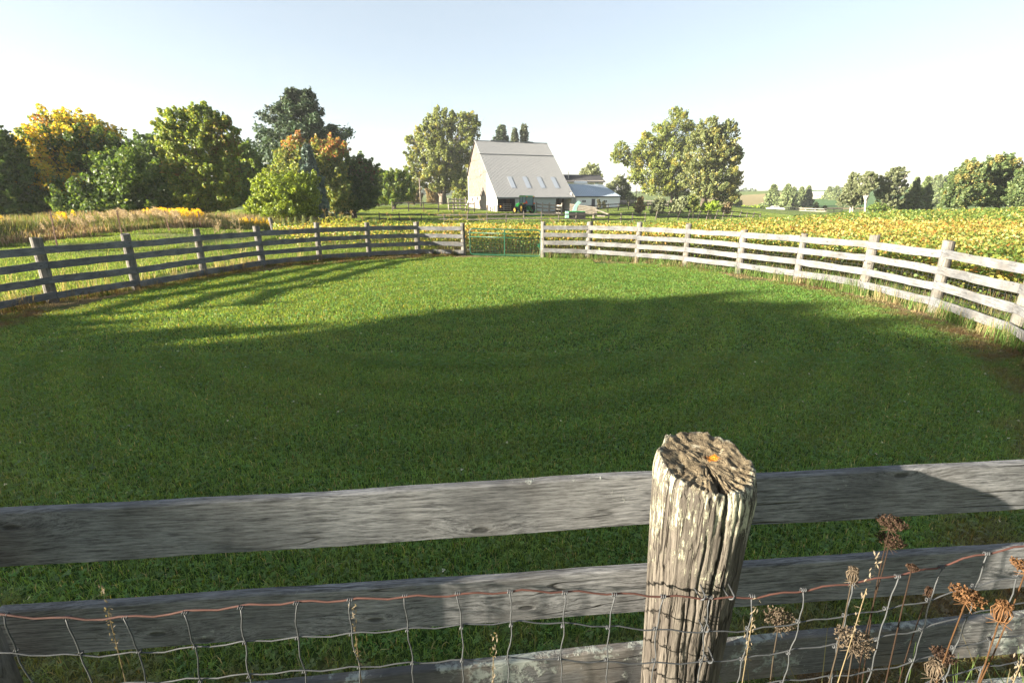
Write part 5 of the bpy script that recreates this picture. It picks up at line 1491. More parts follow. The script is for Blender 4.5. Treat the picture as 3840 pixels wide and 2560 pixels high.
for i, (px, top, lab) in enumerate(((3060, 757, 'left young tree in the far green field'), (3092, 770, 'right young tree in the far green field'))):
    tree(lab, px, 125, [(px, (top + 795) / 2, 9, (795 - top) / 2.2)], 1800, .25, POP, .06, seed=80 + i)
# dense conifer plantation on the far slope: tree by tree along its front row
for i in range(9):
    px = 3470 + i * 16 + random.uniform(-4, 4)
    conifer(['leftmost', 'second', 'third', 'fourth', 'middle', 'sixth', 'seventh', 'eighth', 'rightmost'][i] + ' dark conifer from the left in the far plantation row', px, 205 + random.uniform(-6, 6), 657 + random.uniform(-3, 6) + (8 if i == 0 else 0), 15, SPR, seed=90 + i, layers=16, n=3600, size=.8, group='plantation conifers on the far slope', irregular=.2, name='plantation_conifer')
def flip_rr(cc, c, rad, r, b): return [([(3, (.18, .16, .05))], ((cc - c)[:, 2] / rad[2] > .45) & (r.random(len(cc)) < .6))]
CL = [(4, (.055, .085, .030)), (3, (.085, .115, .042)), (1, (.12, .14, .05))]
tree('left rounded tree of the dense group at the right edge', 3620, 66, [(3640, 655, 55, 50), (3610, 700, 60, 60), (3660, 720, 60, 60), (3590, 750, 60, 35)], 22000, .28, CL, .3, seed=100, flip=flip_rr)
tree('tallest tree of the dense group at the right edge', 3740, 68, [(3745, 630, 60, 48), (3700, 670, 55, 60), (3780, 680, 55, 70), (3740, 730, 90, 55)], 24000, .28, CL, .3, seed=101, flip=flip_rr)
tree('tree of the dense group cut off by the right edge', 3850, 64, [(3850, 690, 55, 60), (3890, 660, 60, 70), (3860, 745, 70, 45), (3940, 730, 70, 60)], 18000, .28, CL, .3, seed=102)

# far tree lines: they read as one mass
def far_mass(name, label, spans, Y0, pal, size, n, seed):
    r = np.random.default_rng(seed); Ps, Cs = [], []
    for px0, px1, top, hgt in spans:
        m = max(3, int((px1 - px0) / 14))
        for q in range(m):
            px = px0 + (px1 - px0) * (q + r.random()) / m
            Y = Y0 + r.uniform(-25, 25)
            c = at(px, top + hgt * .5 + r.uniform(-3, 3), Y); sx = r.uniform(9, 15) / F_PX * Y
            k = n
            p = c + unit(r.normal(size=(k, 3))) * np.array([sx, sx, hgt * .62 / F_PX * Y]) * (r.random((k, 1)) ** .4)
            Ps.append(p); Cs.append(palette(pal, k, r) * r.normal(1, .12) * r.uniform(.8, 1.2, (k, 1)))
    P = np.concatenate(Ps); C = np.concatenate(Cs)
    s = size * r.uniform(.6, 1.4, len(P))
    V, Q = leaf_cards(P, s, s * .7, np.array([0, 0, 1.]), .3, r=r)
    return tag(mesh_obj(name, array_mesh(name, V, Q, M['leaf'], np.repeat(C, 4, 0))), label, kind='stuff')
FAR = [(4, (.085, .115, .085)), (3, (.11, .14, .10))]
far_mass('far_wood', 'hazy tree line along the horizon behind the farm', [(2660, 2830, 712, 34), (2830, 2960, 722, 22), (3010, 3045, 716, 22), (2300, 2460, 722, 22), (3120, 3480, 706, 20), (1400, 1780, 705, 40), (3480, 3840, 700, 20)], 420, FAR, 2.6, 130, 200)
far_mass('dark_wood', 'dark wood closing the view behind the left trees', [(-400, 560, 690, 130), (560, 1420, 705, 80)], 105, G_DARK, .7, 300, 201)

# --- tall trees left of the camera: out of frame, their shade lies across the paddock
def off(L, w, z): return (-L * math.cos(SUN_PHI) - w * math.sin(SUN_PHI), -L * math.sin(SUN_PHI) + w * math.cos(SUN_PHI), z)
tree('tall dense tree left of the camera shading the paddock', 0, 0, [], 32000, .36, G_DARK, .4, seed=210, world=[(off(30, 4.5, 5.9), (3.0, 2.9, 2.8)), (off(30, 2.95, 7.5), (1.9, 1.45, 2.2)), (off(30, 1.66, 8.1), (1.7, .28, 1.3)), (off(29, 1.95, 7.9), (1.6, .5, 1.4)), (off(30, 5.1, 8.0), (1.5, 1.5, 1.05)), (off(30, 3.6, 7.9), (1.5, 1.4, 1.05)), (off(30, 7.1, 8.0), (1.6, 1.35, 1.0)), (off(30, 6.2, 7.9), (1.5, 1.2, 1.15)), (off(29.5, 4.6, 4.6), (2.8, 3.0, 2.4))], base=np.array([*off(30, 4.6, 0)[:2], 0.0]), fill=.5)
tree('smaller tree left of the camera beside the tall one', 0, 0, [], 4600, .28, G_DARK, .2, seed=211, world=[(off(27, 7.95, 5.1), (1.1, .85, 1.0)), (off(27.5, 7.3, 4.6), (1.1, .9, 1.5)), (off(27, 9.4, 4.7), (1.2, .95, .8)), (off(27, 10.6, 4.3), (1.2, .8, .7))], base=np.array([*off(27, 8.2, 0)[:2], 0.0]), fill=.15, gap=.3)
PAL_K = 1.0
# ------------------------------------------------------------------ ground cover
def scatter(name, label, V, Q, C, mat, pts, rz, sc):
    """a patch of blades, repeated by geometry nodes over the points (uncountable cover)"""
    n = len(pts)
    me = bpy.data.meshes.new(name)
    nv = len(V)
    VV = np.r_[np.asarray(V, np.float32), np.asarray(pts, np.float32)]
    me.vertices.add(len(VV)); me.vertices.foreach_set('co', VV.ravel())
    m, k = Q.shape
    me.loops.add(m * k); me.loops.foreach_set('vertex_index', np.asarray(Q, np.int32).ravel())
    me.polygons.add(m)
    me.polygons.foreach_set('loop_start', np.arange(0, m * k, k, dtype=np.int32)); me.polygons.foreach_set('loop_total', np.full(m, k, np.int32))
    a = me.color_attributes.new('Col', 'FLOAT_COLOR', 'POINT')
    c4 = np.ones((len(VV), 4), np.float32); c4[:nv, :3] = C; a.data.foreach_set('color', c4.ravel())
    f = np.zeros(len(VV), np.float32); f[nv:] = 1
    a = me.attributes.new('is_pt', 'FLOAT', 'POINT'); a.data.foreach_set('value', f)
    rv = np.zeros((len(VV), 3), np.float32); rv[nv:, 2] = rz
    a = me.attributes.new('rotv', 'FLOAT_VECTOR', 'POINT'); a.data.foreach_set('vector', rv.ravel())
    sv = np.ones((len(VV), 3), np.float32); sv[nv:] = sc
    a = me.attributes.new('sclv', 'FLOAT_VECTOR', 'POINT'); a.data.foreach_set('vector', sv.ravel())
    me.update(calc_edges=True); me.materials.append(mat)
    o = mesh_obj(name, me); tag(o, label, kind='stuff')
    g = bpy.data.node_groups.new('scatter_' + name, 'GeometryNodeTree')
    g.interface.new_socket('Geometry', in_out='INPUT', socket_type='NodeSocketGeometry')
    g.interface.new_socket('Geometry', in_out='OUTPUT', socket_type='NodeSocketGeometry')
    N = g.nodes; L = g.links
    gi = N.new('NodeGroupInput'); go_ = N.new('NodeGroupOutput')
    def attr(nm, ty):
        x = N.new('GeometryNodeInputNamedAttribute'); x.data_type = ty; x.inputs['Name'].default_value = nm
        return x.outputs['Attribute']
    cmp_ = N.new('FunctionNodeCompare'); cmp_.data_type = 'FLOAT'; cmp_.operation = 'GREATER_THAN'; cmp_.inputs[1].default_value = .5
    L.new(attr('is_pt', 'FLOAT'), cmp_.inputs[0])
    sep = N.new('GeometryNodeSeparateGeometry'); sep.domain = 'POINT'
    L.new(gi.outputs[0], sep.inputs['Geometry']); L.new(cmp_.outputs[0], sep.inputs['Selection'])
    iop = N.new('GeometryNodeInstanceOnPoints')
    L.new(sep.outputs['Selection'], iop.inputs['Points']); L.new(sep.outputs['Inverted'], iop.inputs['Instance'])
    L.new(attr('rotv', 'FLOAT_VECTOR'), iop.inputs['Rotation']); L.new(attr('sclv', 'FLOAT_VECTOR'), iop.inputs['Scale'])
    L.new(iop.outputs[0], go_.inputs[0])
    md = o.modifiers.new('scatter', 'NODES'); md.node_group = g
    return o

def blades(n, size, hmin, hmax, w, lean, pal, r, bend=.6):
    """bent grass blades on a square patch: quad plus tip"""
    P = np.c_[r.uniform(-size / 2, size / 2, (n, 2)), np.zeros(n)]
    h = r.uniform(hmin, hmax, n)[:, None]
    az = r.uniform(0, 2 * np.pi, n); d = np.c_[np.cos(az), np.sin(az), np.zeros(n)]; sd = np.c_[-np.sin(az), np.cos(az), np.zeros(n)]
    ln = (r.random(n) ** .8 * lean)[:, None]
    m1 = P + d * h * ln * .35 + np.array([0, 0, 1]) * h * .6
    t1 = P + d * h * ln * (1 + bend * .3) + np.array([0, 0, 1]) * h * (1 - .35 * ln)
    ww = (w * r.uniform(.6, 1.3, n))[:, None]
    tw = r.uniform(-.6, .6, n)[:, None]
    sd2 = unit(sd + d * tw)
    V = np.stack([P - sd2 * ww / 2, P + sd2 * ww / 2, m1 + sd2 * ww * .42, m1 - sd2 * ww * .42, t1 + sd2 * ww * .08, t1 - sd2 * ww * .08], 1).reshape(-1, 3)
    b = np.arange(n)[:, None] * 6
    Q = np.concatenate([b + np.array([[0, 1, 2, 3]]), b + np.array([[3, 2, 4, 5]])])
    C = palette(pal, n, r) * r.uniform(.6, 1.4, (n, 1))
    return V, Q, np.repeat(C, 6, 0)
def clover(n, size, z0, z1, s, pal, r):
    P = np.c_[r.uniform(-size / 2, size / 2, (n, 2)), r.uniform(z0, z1, n)]
    Vs, Cs = [], []
    C = palette(pal, n, r) * r.uniform(.75, 1.25, (n, 1))
    az = r.uniform(0, 6.28, n); tl = unit(np.c_[r.normal(0, .35, (n, 2)), np.ones(n)])
    ss = (s * r.uniform(.7, 1.3, n))[:, None]
    for k in range(3):
        a = az + k * 2 * np.pi / 3
        d = np.c_[np.cos(a), np.sin(a), np.zeros(n)]; d = unit(d - tl * (d * tl).sum(1, keepdims=True)); sd = np.cross(tl, d)
        V = np.stack([P, P + d * ss * .55 + sd * ss * .42, P + d * ss, P + d * ss * .55 - sd * ss * .42], 1)
        V[:, [1, 3]] += (tl * ss * .10)[:, None]
        Vs.append(V.reshape(-1, 3)); Cs.append(np.repeat(C, 4, 0))
    V = np.concatenate(Vs); return V, np.arange(len(V)).reshape(-1, 4), np.concatenate(Cs)
GR = [(5, (.092, .182, .036)), (3, (.124, .222, .048)), (2, (.080, .15, .028)), (.7, (.26, .25, .12))]
CLV = [(4, (.065, .155, .032)), (2, (.09, .19, .042))]
r = np.random.default_rng(50)
WH = [(1, (.62, .62, .55))]
near_patch = catmesh([blades(7500, 1.0, .022, .062, .0040, 1.0, GR, r), clover(800, 1.0, .018, .045, .0135, CLV, r), clover(90, 1.0, .02, .05, .022, [(1, (.06, .12, .03))], r), clover(2, 1.0, .05, .06, .012, WH, r)])
mid_patch = catmesh([blades(5600, 1.5, .022, .060, .0062, 1.0, GR, r), clover(900, 1.5, .018, .045, .022, CLV, r), clover(4, 1.5, .05, .062, .012, WH, r)])
def in_ring(x, y, grow=0.0):
    P = np.array(ring); c = P.mean(0); P = c + (P - c) * (1 + grow / 8.0)
    ins = np.zeros(np.shape(x), bool); j = len(P) - 1
    for i in range(len(P)):
        xi, yi = P[i]; xj, yj = P[j]
        ins ^= ((yi > y) != (yj > y)) & (x < (xj - xi) * (y - yi) / (yj - yi + 1e-12) + xi)
        j = i
    return ins
def cells(step, test):
    gx, gy = np.meshgrid(np.arange(-14, 14, step), np.arange(-2, 20, step))
    x, y = gx.ravel() + step / 2, gy.ravel() + step / 2
    k = test(x, y); x, y = x[k], y[k]; n = len(x)
    rq = np.random.default_rng(int(step * 10))
    return np.c_[x, y, np.full(n, .002)], rq.integers(0, 4, n) * math.pi / 2, np.c_[np.where(rq.random(n) < .5, -1, 1), np.ones(n), np.ones(n)]
NEARR = 6.0
p_, a_, s_ = cells(1.0, lambda x, y: in_ring(x, y, .9) & (y < 5.6) & (np.abs(x) < y * 1.25 + 2.5))
scatter('paddock_grass', 'short green grass and clover of the near paddock', *near_patch, M['lawn_blades'], p_, a_, s_)
p_, a_, s_ = cells(1.5, lambda x, y: in_ring(x, y, -.1) & (y > 6.0) & (np.abs(x) < y * 1.25 + 2.5))
scatter('far_paddock_grass', 'short sunlit grass of the far paddock', *mid_patch, M['lawn_blades'], p_, a_, s_)

# longer grass strip outside the left fence and along the farm lawn
MEADOW = [(5, (.11, .18, .034)), (3, (.15, .22, .045)), (2.2, (.24, .24, .10)), (1, (.05, .08, .02))]
meadow_patch = blades(3600, 2.0, .04, .16, .011, 1.0, MEADOW, r)
gx, gy = np.meshgrid(np.arange(-32, -1, 2.0), np.arange(-1, 36, 2.0))
x, y = gx.ravel(), gy.ravel()
rad_ = np.hypot(x - ARENA_C[0], y - ARENA_C[1])
k = (rad_ > 9.2) & (x > -1.15 * y - 4) & (x < -2.5)
x, y = x[k], y[k]; rq = np.random.default_rng(3)
scatter('meadow_grass', 'rough sunlit grass outside the left fence', *meadow_patch, M['weed'], np.c_[x, y, terr(x, y)], rq.integers(0, 4, len(x)) * math.pi / 2, np.ones((len(x), 3)))
lawn_patch = blades(2600, 4.0, .04, .12, .035, 1.0, [(5, (.12, .18, .04)), (3, (.17, .22, .05)), (1, (.24, .24, .09))], r)
gx, gy = np.meshgrid(np.arange(-34, 46, 4.0), np.arange(44, 112, 4.0))
x, y = gx.ravel(), gy.ravel(); q_ = foot  # lawn round the barn
k = (np.abs(x) < y * .72) & ~((x > -8) & (x < 20) & (y > 78 + (x + 3) * .35))
x, y = x[k], y[k]
def terr_n(x, y):
    e = 1.0; return (terr(x + e, y) - terr(x - e, y)) / (2 * e), (terr(x, y + e) - terr(x, y - e)) / (2 * e)
scatter('farm_lawn_grass', 'mown grass of the farm lawn between field and barn', *lawn_patch, M['weed'], np.c_[x, y, terr(x, y) + .01], rq.integers(0, 4, len(x)) * math.pi / 2, np.ones((len(x), 3)))

# tufts and straw along the foot of the ring fence
def tufts(posts, n, inner, outer, hmin, hmax, pal, seed, w=.006, wild=.5, density_fn=None):
    r = np.random.default_rng(seed)
    P = np.array([(p[0], p[1]) for p in posts]); seg = np.linalg.norm(np.diff(P, axis=0), axis=1); cum = np.r_[0, np.cumsum(seg)]
    ncl = n // 14
    s = r.uniform(0, cum[-1], ncl)
    x = np.interp(s, cum, P[:, 0]); y = np.interp(s, cum, P[:, 1])
    d = unit(np.array(ARENA_C) - np.c_[x, y]); o_ = r.uniform(-outer, inner, ncl)
    cl = np.c_[x, y] + d * o_[:, None]
    hs = r.uniform(hmin, hmax, ncl) * (.6 + .8 * vnoise(cl, .8, seed))
    tone = r.choice(len(pal), ncl, p=np.array([p[0] for p in pal]) / sum(p[0] for p in pal))
    k = r.integers(0, ncl, n)
    B = np.c_[cl[k] + r.normal(0, .055, (n, 2)), np.zeros(n)]
    h = (hs[k] * r.uniform(.5, 1.2, n))[:, None]
    az = r.uniform(0, 6.28, n); dd = np.c_[np.cos(az), np.sin(az), np.zeros(n)]; sd = np.c_[-np.sin(az), np.cos(az), np.zeros(n)]
    ln = r.uniform(.05, wild, n)[:, None]
    m = B + dd * h * ln * .4 + [0, 0, 1] * h * .6; t = B + dd * h * ln * 1.2 + [0, 0, 1] * h * (1 - .3 * ln)
    ww = (w * r.uniform(.6, 1.5, n))[:, None]
    V = np.stack([B - sd * ww / 2, B + sd * ww / 2, m + sd * ww * .4, m - sd * ww * .4, t + sd * ww * .08, t - sd * ww * .08], 1).reshape(-1, 3)
    b = np.arange(n)[:, None] * 6
    Q = np.concatenate([b + np.array([[0, 1, 2, 3]]), b + np.array([[3, 2, 4, 5]])])
    C = np.array([p[1] for p in pal])[tone[k]] * r.uniform(.7, 1.3, (n, 1))
    return V, Q, np.repeat(C, 6, 0)
FG = [(5, (.09, .15, .036)), (2.5, (.06, .10, .028)), (2, (.24, .20, .10)), (1.2, (.15, .12, .06))]
FGL = [(2, (.06, .09, .025)), (2.5, (.20, .15, .07)), (2.5, (.15, .10, .05)), (1, (.09, .12, .03))]
STR = [(4, (.36, .28, .15)), (2, (.28, .20, .10)), (1, (.16, .11, .06))]
def joined(name, label, parts, mat):
    V, Q, C = catmesh(parts)
    return tag(mesh_obj(name, array_mesh(name, V, Q, mat, C)), label, kind='stuff')
joined('fence_grass', 'tufts of green and dry grass along the foot of the right fence', [tufts(RIGHT, 19000, .22, .45, .08, .34, FG, 301), tufts(RIGHT, 9000, .75, .1, .015, .05, STR, 302, .005, 2.2)], M['dry'])
joined('fence_grass', 'brownish grass and straw along the foot of the left fence', [tufts(LEFT, 14000, .18, .45, .06, .26, FGL, 303), tufts(LEFT, 6000, .5, .1, .015, .05, STR, 304, .005, 2.2), tufts(LEFT[:6], 350, -.05, .6, .4, .95, [(1, (.36, .29, .15))], 305, .006, .5)], M['dry'])

# ------------------------------------------------------------------ the bean field
def in_beans(x, y):
    rad = np.hypot(x - ARENA_C[0], y - ARENA_C[1])
    ins = in_ring(x, y, .75)
    front = np.interp(x, [-10.4, -5.8, -3.3, 0, 2], [21.7, 18.2, 17.45, 17.2, 16.6])
    left = x > -10.37 - (y - 21.66) * .50
    okL = (x < 2) & (y > front) & left
    okR = (x >= 2) & ~ins & (y > -4)
    far = (y < 42.0) & (np.hypot(x, y) < 62)
    return (okL | okR) & far
def bean_points(n_try, dmin, dmax, rr):
    a = rr.uniform(math.radians(-32), math.radians(66), n_try); d = np.sqrt(rr.uniform(dmin ** 2, dmax ** 2, n_try))
    x, y = d * np.sin(a), d * np.cos(a)
    k = in_beans(x, y); return x[k], y[k], d[k]
rr = np.random.default_rng(77)
Ps, Ss, Cs, NBs = [], [], [], []
BG = np.array([(.095, .165, .034), (.13, .20, .042), (.18, .24, .055)])
BY = np.array([(.40, .34, .085), (.44, .36, .10), (.33, .31, .08)])
BO = np.array([(.42, .21, .045), (.34, .15, .04), (.45, .31, .13)])
for dmin, dmax, dens, size in ((5, 13, 380, .074), (13, 20, 280, .080), (20, 30, 170, .095), (30, 44, 95, .13), (44, 66, 40, .19)):
    area = math.radians(98) / 2 * (dmax ** 2 - dmin ** 2)
    x, y, d = bean_points(int(area * dens), dmin, dmax, rr)
    n = len(x)
    # rows leave gaps: bunch the leaves along lines 0.4 m apart
    row = .40; ph = (x * .35 + y * .94); off_ = (ph / row) % 1 - .5
    sh = -off_ * row * .35 * rr.random(n); x = x + sh * .35; y = y + sh * .94
    hh = .60 + .26 * vnoise(np.c_[x, y], .9, 4) + .10 * vnoise(np.c_[x, y], 3.1, 5) + .08 * np.cos(off_ * 6.28)
    edge = ~in_beans(x - unit(np.c_[x, y])[:, 0] * 1.1, y - unit(np.c_[x, y])[:, 1] * 1.1)
    f = np.where(edge, rr.random(n) ** .55, 1 - rr.random(n) ** 2.0 * .45)
    z = terr(x, y) + hh * f
    big = vnoise(np.c_[x, y], .11, 6); med = vnoise(np.c_[x, y], .35, 8); sm = vnoise(np.c_[x, y], 1.4, 9)
    dist_ = np.hypot(x, y)
    # ripeness: yellow near the ring, greener toward the far rise
    ripe = .55 - .030 * np.clip(dist_ - 17, 0, 40) + (.34 * np.exp(-((dist_ - 24) / 5.0) ** 2) * (x > 6)) + (big - .5) * .8 + (med - .5) * .55 + (sm - .5) * .5
    ripe = ripe - np.where(x > 10, .0, .0) - (1 - f) * .9 - np.where((dist_ < 12), .12, 0)
    u = rr.random(n)
    py_ = np.clip(ripe, .10, .93)
    C = BG[rr.integers(0, 3, n)]
    yel = u < py_; C[yel] = BY[rr.integers(0, 3, int(yel.sum()))]
    org = u < py_ * .24; C[org] = BO[rr.integers(0, 3, int(org.sum()))]
    mixg = (u >= py_) & (u < py_ + .2); C[mixg] = np.array([.24, .26, .05])
    C *= .80 * rr.uniform(.7, 1.25, (n, 1))
    Ps.append(np.c_[x, y, z]); Ss.append(size * rr.uniform(.65, 1.35, n)); Cs.append(C); NBs.append(np.tile([0, -.15, .9], (n, 1)))
P = np.concatenate(Ps); S = np.concatenate(Ss); C = np.concatenate(Cs)
V, Q = leaf_cards(P, S, S * .72, np.concatenate(NBs), .9, r=rr)
tag(mesh_obj('bean_crop', array_mesh('bean_crop', V, Q, M['bean_leaf'], np.repeat(C, 4, 0))), 'ripening yellow and green soybean field beyond the fence', kind='stuff')
# stems under the leaves
x, y, d = bean_points(13000, 5, 22, rr); n = len(x)
z = terr(x, y); A = np.c_[x, y, z]; B_ = A + np.c_[rr.normal(0, .08, (n, 2)), rr.uniform(.4, .75, n)]
V, Q = frusta(A, B_, np.full(n, .005), np.full(n, .003), 3)
C = np.repeat(palette([(2, (.12, .11, .04)), (1, (.20, .15, .07)), (1, (.07, .09, .03))], n, rr), 6, 0)
tag(mesh_obj('bean_stems', array_mesh('bean_stems', V, Q, M['dry'], C)), 'thin stems below the soybean leaves', kind='stuff')
# dark soil below
bp_ = [(-10.4, 21.9), (-5.8, 18.4), (-3.3, 17.6), (0, 17.35), (2.2, 16.9), (4.3, 16.2), (6.0, 15.0), (7.3, 13.2), (8.2, 11), (8.55, 8.6), (8.2, 6.4), (7.2, 4.3), (6.2, 2.8), (60, 2.8), (60, 42), (0, 42), (-20, 42)]
sheet('field_soil', bp_, M['soil'], 'dark soil of the bean field', .02, 2.0)

# ------------------------------------------------------------------ volunteer corn standing in the beans
def corn(label, px, Y, top_py, seed, pal, group='volunteer corn plants in the beans', lean=.15):
    r = np.random.default_rng(seed)
    base = foot(px, Y); H = at(px, top_py, Y)[2] - base[2]
    root = empty('corn_plant', base, label, 'corn plant', group=group)
    lx, ly = r.normal(0, lean, 2) * .5
    st = MB().tube([(lx * t * t * H * .5, ly * t * t * H * .5, H * t) for t in np.linspace(0, .95, 6)], [.016, .015, .013, .011, .008, .005], 5)
    Vst = np.array(st.V); me_c = np.repeat([palette(pal, 1, r)[0] * .8], len(Vst), 0)
    qs = np.array([f for f in st.F if len(f) == 4]); mesh_obj('stalk', array_mesh('stalk', Vst, qs, M['weed'], me_c), root)
    nl = 9; k = r.integers(7, nl + 3)
    for i in range(k):
        t0 = .18 + .66 * i / k; az = i * math.pi + r.normal(0, .5)
        L = H * r.uniform(.32, .5); d = np.array([math.cos(az), math.sin(az), 0]); sd = np.array([-math.sin(az), math.cos(az), 0])
        b0 = np.array([lx * t0 * t0 * H * .5, ly * t0 * t0 * H * .5, H * t0])
        vs = []
        for s in np.linspace(0, 1, 6):
            p = b0 + d * L * s * .85 + np.array([0, 0, L * (.85 * s - 1.15 * s * s * r.uniform(.7, 1.15))])
            w_ = .035 * (1 - s) ** .6 + .002
            vs += [p - sd * w_, p + np.array([0, 0, -.012]), p + sd * w_]
        q = []
        for j in range(5):
            q += [(j * 3, j * 3 + 1, j * 3 + 4, j * 3 + 3), (j * 3 + 1, j * 3 + 2, j * 3 + 5, j * 3 + 4)]
        c = np.repeat([palette(pal, 1, r)[0] * r.uniform(.8, 1.2)], len(vs), 0)
        mesh_obj('leaf', array_mesh('leaf', np.array(vs), np.array(q), M['weed'], c), root)
    tA = []; tB = []
    tp_ = np.array([lx * H * .45, ly * H * .45, H * .93])
    for i in range(6):
        a = r.uniform(0, 6.28); tA.append(tp_); tB.append(tp_ + np.array([math.cos(a) * .09, math.sin(a) * .09, r.uniform(.10, .2)]))
    V, Q = frusta(tA, tB, np.full(6, .006), np.full(6, .004), 4)
    mesh_obj('tassel', array_mesh('tassel', V, Q, M['dry'], np.tile([.30, .21, .09], (len(V), 1))), root)
    return root
CY = [(3, (.30, .32, .06)), (2, (.22, .28, .06)), (1, (.40, .36, .12))]
ORD = ['first', 'second', 'third', 'fourth', 'fifth', 'sixth', 'seventh']; cn_ = {}
CGn = [(3, (.06, .11, .03)), (2, (.09, .15, .04))]
for i, (px, Y, top) in enumerate(((1236, 24, 786), (1252, 24.5, 800), (1268, 23.5, 790), (1282, 24, 806), (1295, 23, 798), (1310, 24.5, 812), (1322, 23.5, 792), (1366, 26, 815), (1462, 27, 798), (1475, 26, 812), (1545, 27, 815), (1690, 27, 806), (1705, 26, 792), (1722, 25, 800), (1738, 26, 808), (1750, 27, 796), (1800, 23.5, 812), (1815, 22.5, 822), (2068, 24, 824), (2076, 23, 833))):
    pos_ = ('in the tall clump at the bean field corner' if px < 1330 else 'standing alone among the beans left of the gate' if px < 1600 else 'in the clump before the barn gable' if px < 1760 else 'behind the green gate' if px < 1900 else 'behind the right gate post')
    cn_ = dict(cn_, **{pos_: cn_.get(pos_, 0) + 1})
    corn(ORD[cn_[pos_] - 1] + ' yellowing corn plant from the left ' + pos_, px, Y, top, 400 + i, CY)
for i, (px, Y, top) in enumerate(((1596, 30, 786), (1606, 29, 792), (1616, 30, 800), (1632, 30, 803), (1648, 30, 800), (1664, 30.5, 803), (1676, 30, 806))):
    corn(ORD[i] + ' dark green corn plant from the left in the clump left of the barn', px, Y, top, 440 + i, CGn, 'dark green corn plants left of the barn')
for i, (px, Y, top) in enumerate(((1075, 25, 822), (1095, 26, 818), (1120, 26, 815), (1150, 27, 808), (1180, 27, 812))):
    r = np.random.default_rng(460 + i); b0 = foot(px, Y); H = at(px, top, Y)[2] - b0[2]
    rt = empty('tall_weed', b0, ORD[i] + ' feathery grey-green weed from the left at the bean field corner', 'weed', group='feathery weeds at the field corner')
    m = 900; t = r.random(m) ** .7; ax_ = r.uniform(0, 6.28, m); rad = .30 * (1 - t * .8) * r.random(m) ** .5
    P = np.c_[rad * np.cos(ax_), rad * np.sin(ax_), H * t]
    V, Q = leaf_cards(P, .10, .022, None, 0, np.array([0, 0, 1.]), .8, r=r)
    mesh_obj('foliage', array_mesh('foliage', V, Q, M['weed'], np.repeat(palette([(2, (.13, .17, .08)), (1, (.19, .21, .11))], m, r), 4, 0)), rt)
    A = np.tile([[0, 0, 0.]], (9, 1)); aa = r.uniform(0, 6.28, 9); B_ = np.c_[.16 * np.cos(aa), .16 * np.sin(aa), H * r.uniform(.7, 1, 9)]
    V, Q = frusta(A, B_, np.full(9, .008), np.full(9, .003), 4); mesh_obj('stem', array_mesh('stem', V, Q, M['dry'], np.tile([.12, .13, .06], (len(V), 1))), rt)

# ------------------------------------------------------------------ weed strip on the left: goldenrod, brown grass, reed plumes
def strip_pts(n, r):
    """band between the mown strip and the wood edge"""
    t = r.random(n); s = r.random(n) ** 1.15
    a0 = np.array([-23.5, 17.2]); a1 = np.array([-10.9, 30.5])
    lo = a0 + (a1 - a0) * t[:, None]
    nrm_ = np.array([-.73, .69])
    return lo + nrm_ * (s * 6.0)[:, None], t, s
r = np.random.default_rng(500)
xy, t, s = strip_pts(42000, r); n = len(xy)
lowf = vnoise(xy, .35, 2); ff_ = vnoise(xy, .8, 3)
h = (.42 + .65 * np.clip(s * 2.6, .15, 1)) * (.65 + .5 * lowf) * r.uniform(.55, 1.15, n)
B = np.c_[xy, terr(xy[:, 0], xy[:, 1])]
az = r.normal(1.2, 1.4, n); d = np.c_[np.cos(az), np.sin(az), np.zeros(n)]; sd = np.c_[-np.sin(az), np.cos(az), np.zeros(n)]
ln = r.uniform(.05, .5, n)[:, None]; hh = h[:, None]
m_ = B + d * hh * ln * .4 + [0, 0, 1] * hh * .55; tp2 = B + d * hh * ln + [0, 0, 1] * hh * (1 - .2 * ln)
w_ = (.012 * r.uniform(.6, 1.5, n))[:, None]
V = np.stack([B - sd * w_, B + sd * w_, m_ + sd * w_, m_ - sd * w_, tp2 + sd * w_ * .3, tp2 - sd * w_ * .3], 1).reshape(-1, 3)
b = np.arange(n)[:, None] * 6
Q = np.concatenate([b + np.array([[0, 1, 2, 3]]), b + np.array([[3, 2, 4, 5]])])
dryp = vnoise(xy, .5, 14)
C = np.where((r.random(n) < .22 + .6 * (dryp > .45))[:, None], palette([(3, (.27, .20, .125)), (2, (.21, .145, .095)), (2, (.33, .26, .165)), (1, (.14, .09, .06))], n, r), palette([(3, (.11, .145, .045)), (2, (.18, .19, .06)), (1, (.07, .10, .03))], n, r))
tag(mesh_obj('tall_dry_grass', array_mesh('tall_dry_grass', V, Q, M['dry'], np.repeat(C * r.uniform(.75, 1.25, (n, 1)), 6, 0))), 'tall brown grass strip along the wood edge', kind='stuff')
# goldenrod plumes
xy, t, s = strip_pts(2600, r)
dens = vnoise(xy, .42, 20)
keep = ((dens > .50) & (s > .25)) | ((t < .17) & (s > .1) & (dens > .25)) | ((t > .48) & (t < .66) & (s > .4) & (dens > .3)); keep &= r.random(len(xy)) < .8
xy = xy[keep]; s = s[keep]; n0 = len(xy)
h = (.72 + .38 * np.clip(s * 2, .3, 1)) * r.uniform(.85, 1.12, n0); zb = terr(xy[:, 0], xy[:, 1])
k = 60; idx = np.repeat(np.arange(n0), k)
ang = r.uniform(0, 6.28, n0 * k); hh_ = r.random(n0 * k)
Pp = np.c_[xy[idx] + np.c_[np.cos(ang), np.sin(ang)] * (.14 * (1 - hh_ * .7) * r.random(n0 * k) ** .5)[:, None], zb[idx] + h[idx] - .26 + .30 * hh_]
V1, Q1 = leaf_cards(Pp, .055, .03, np.array([0, 0, 1.]), .4, r=r)
C1 = np.repeat(palette([(4, (.62, .42, .015)), (2, (.52, .36, .02)), (1, (.30, .26, .03))], len(Pp), r), 4, 0)
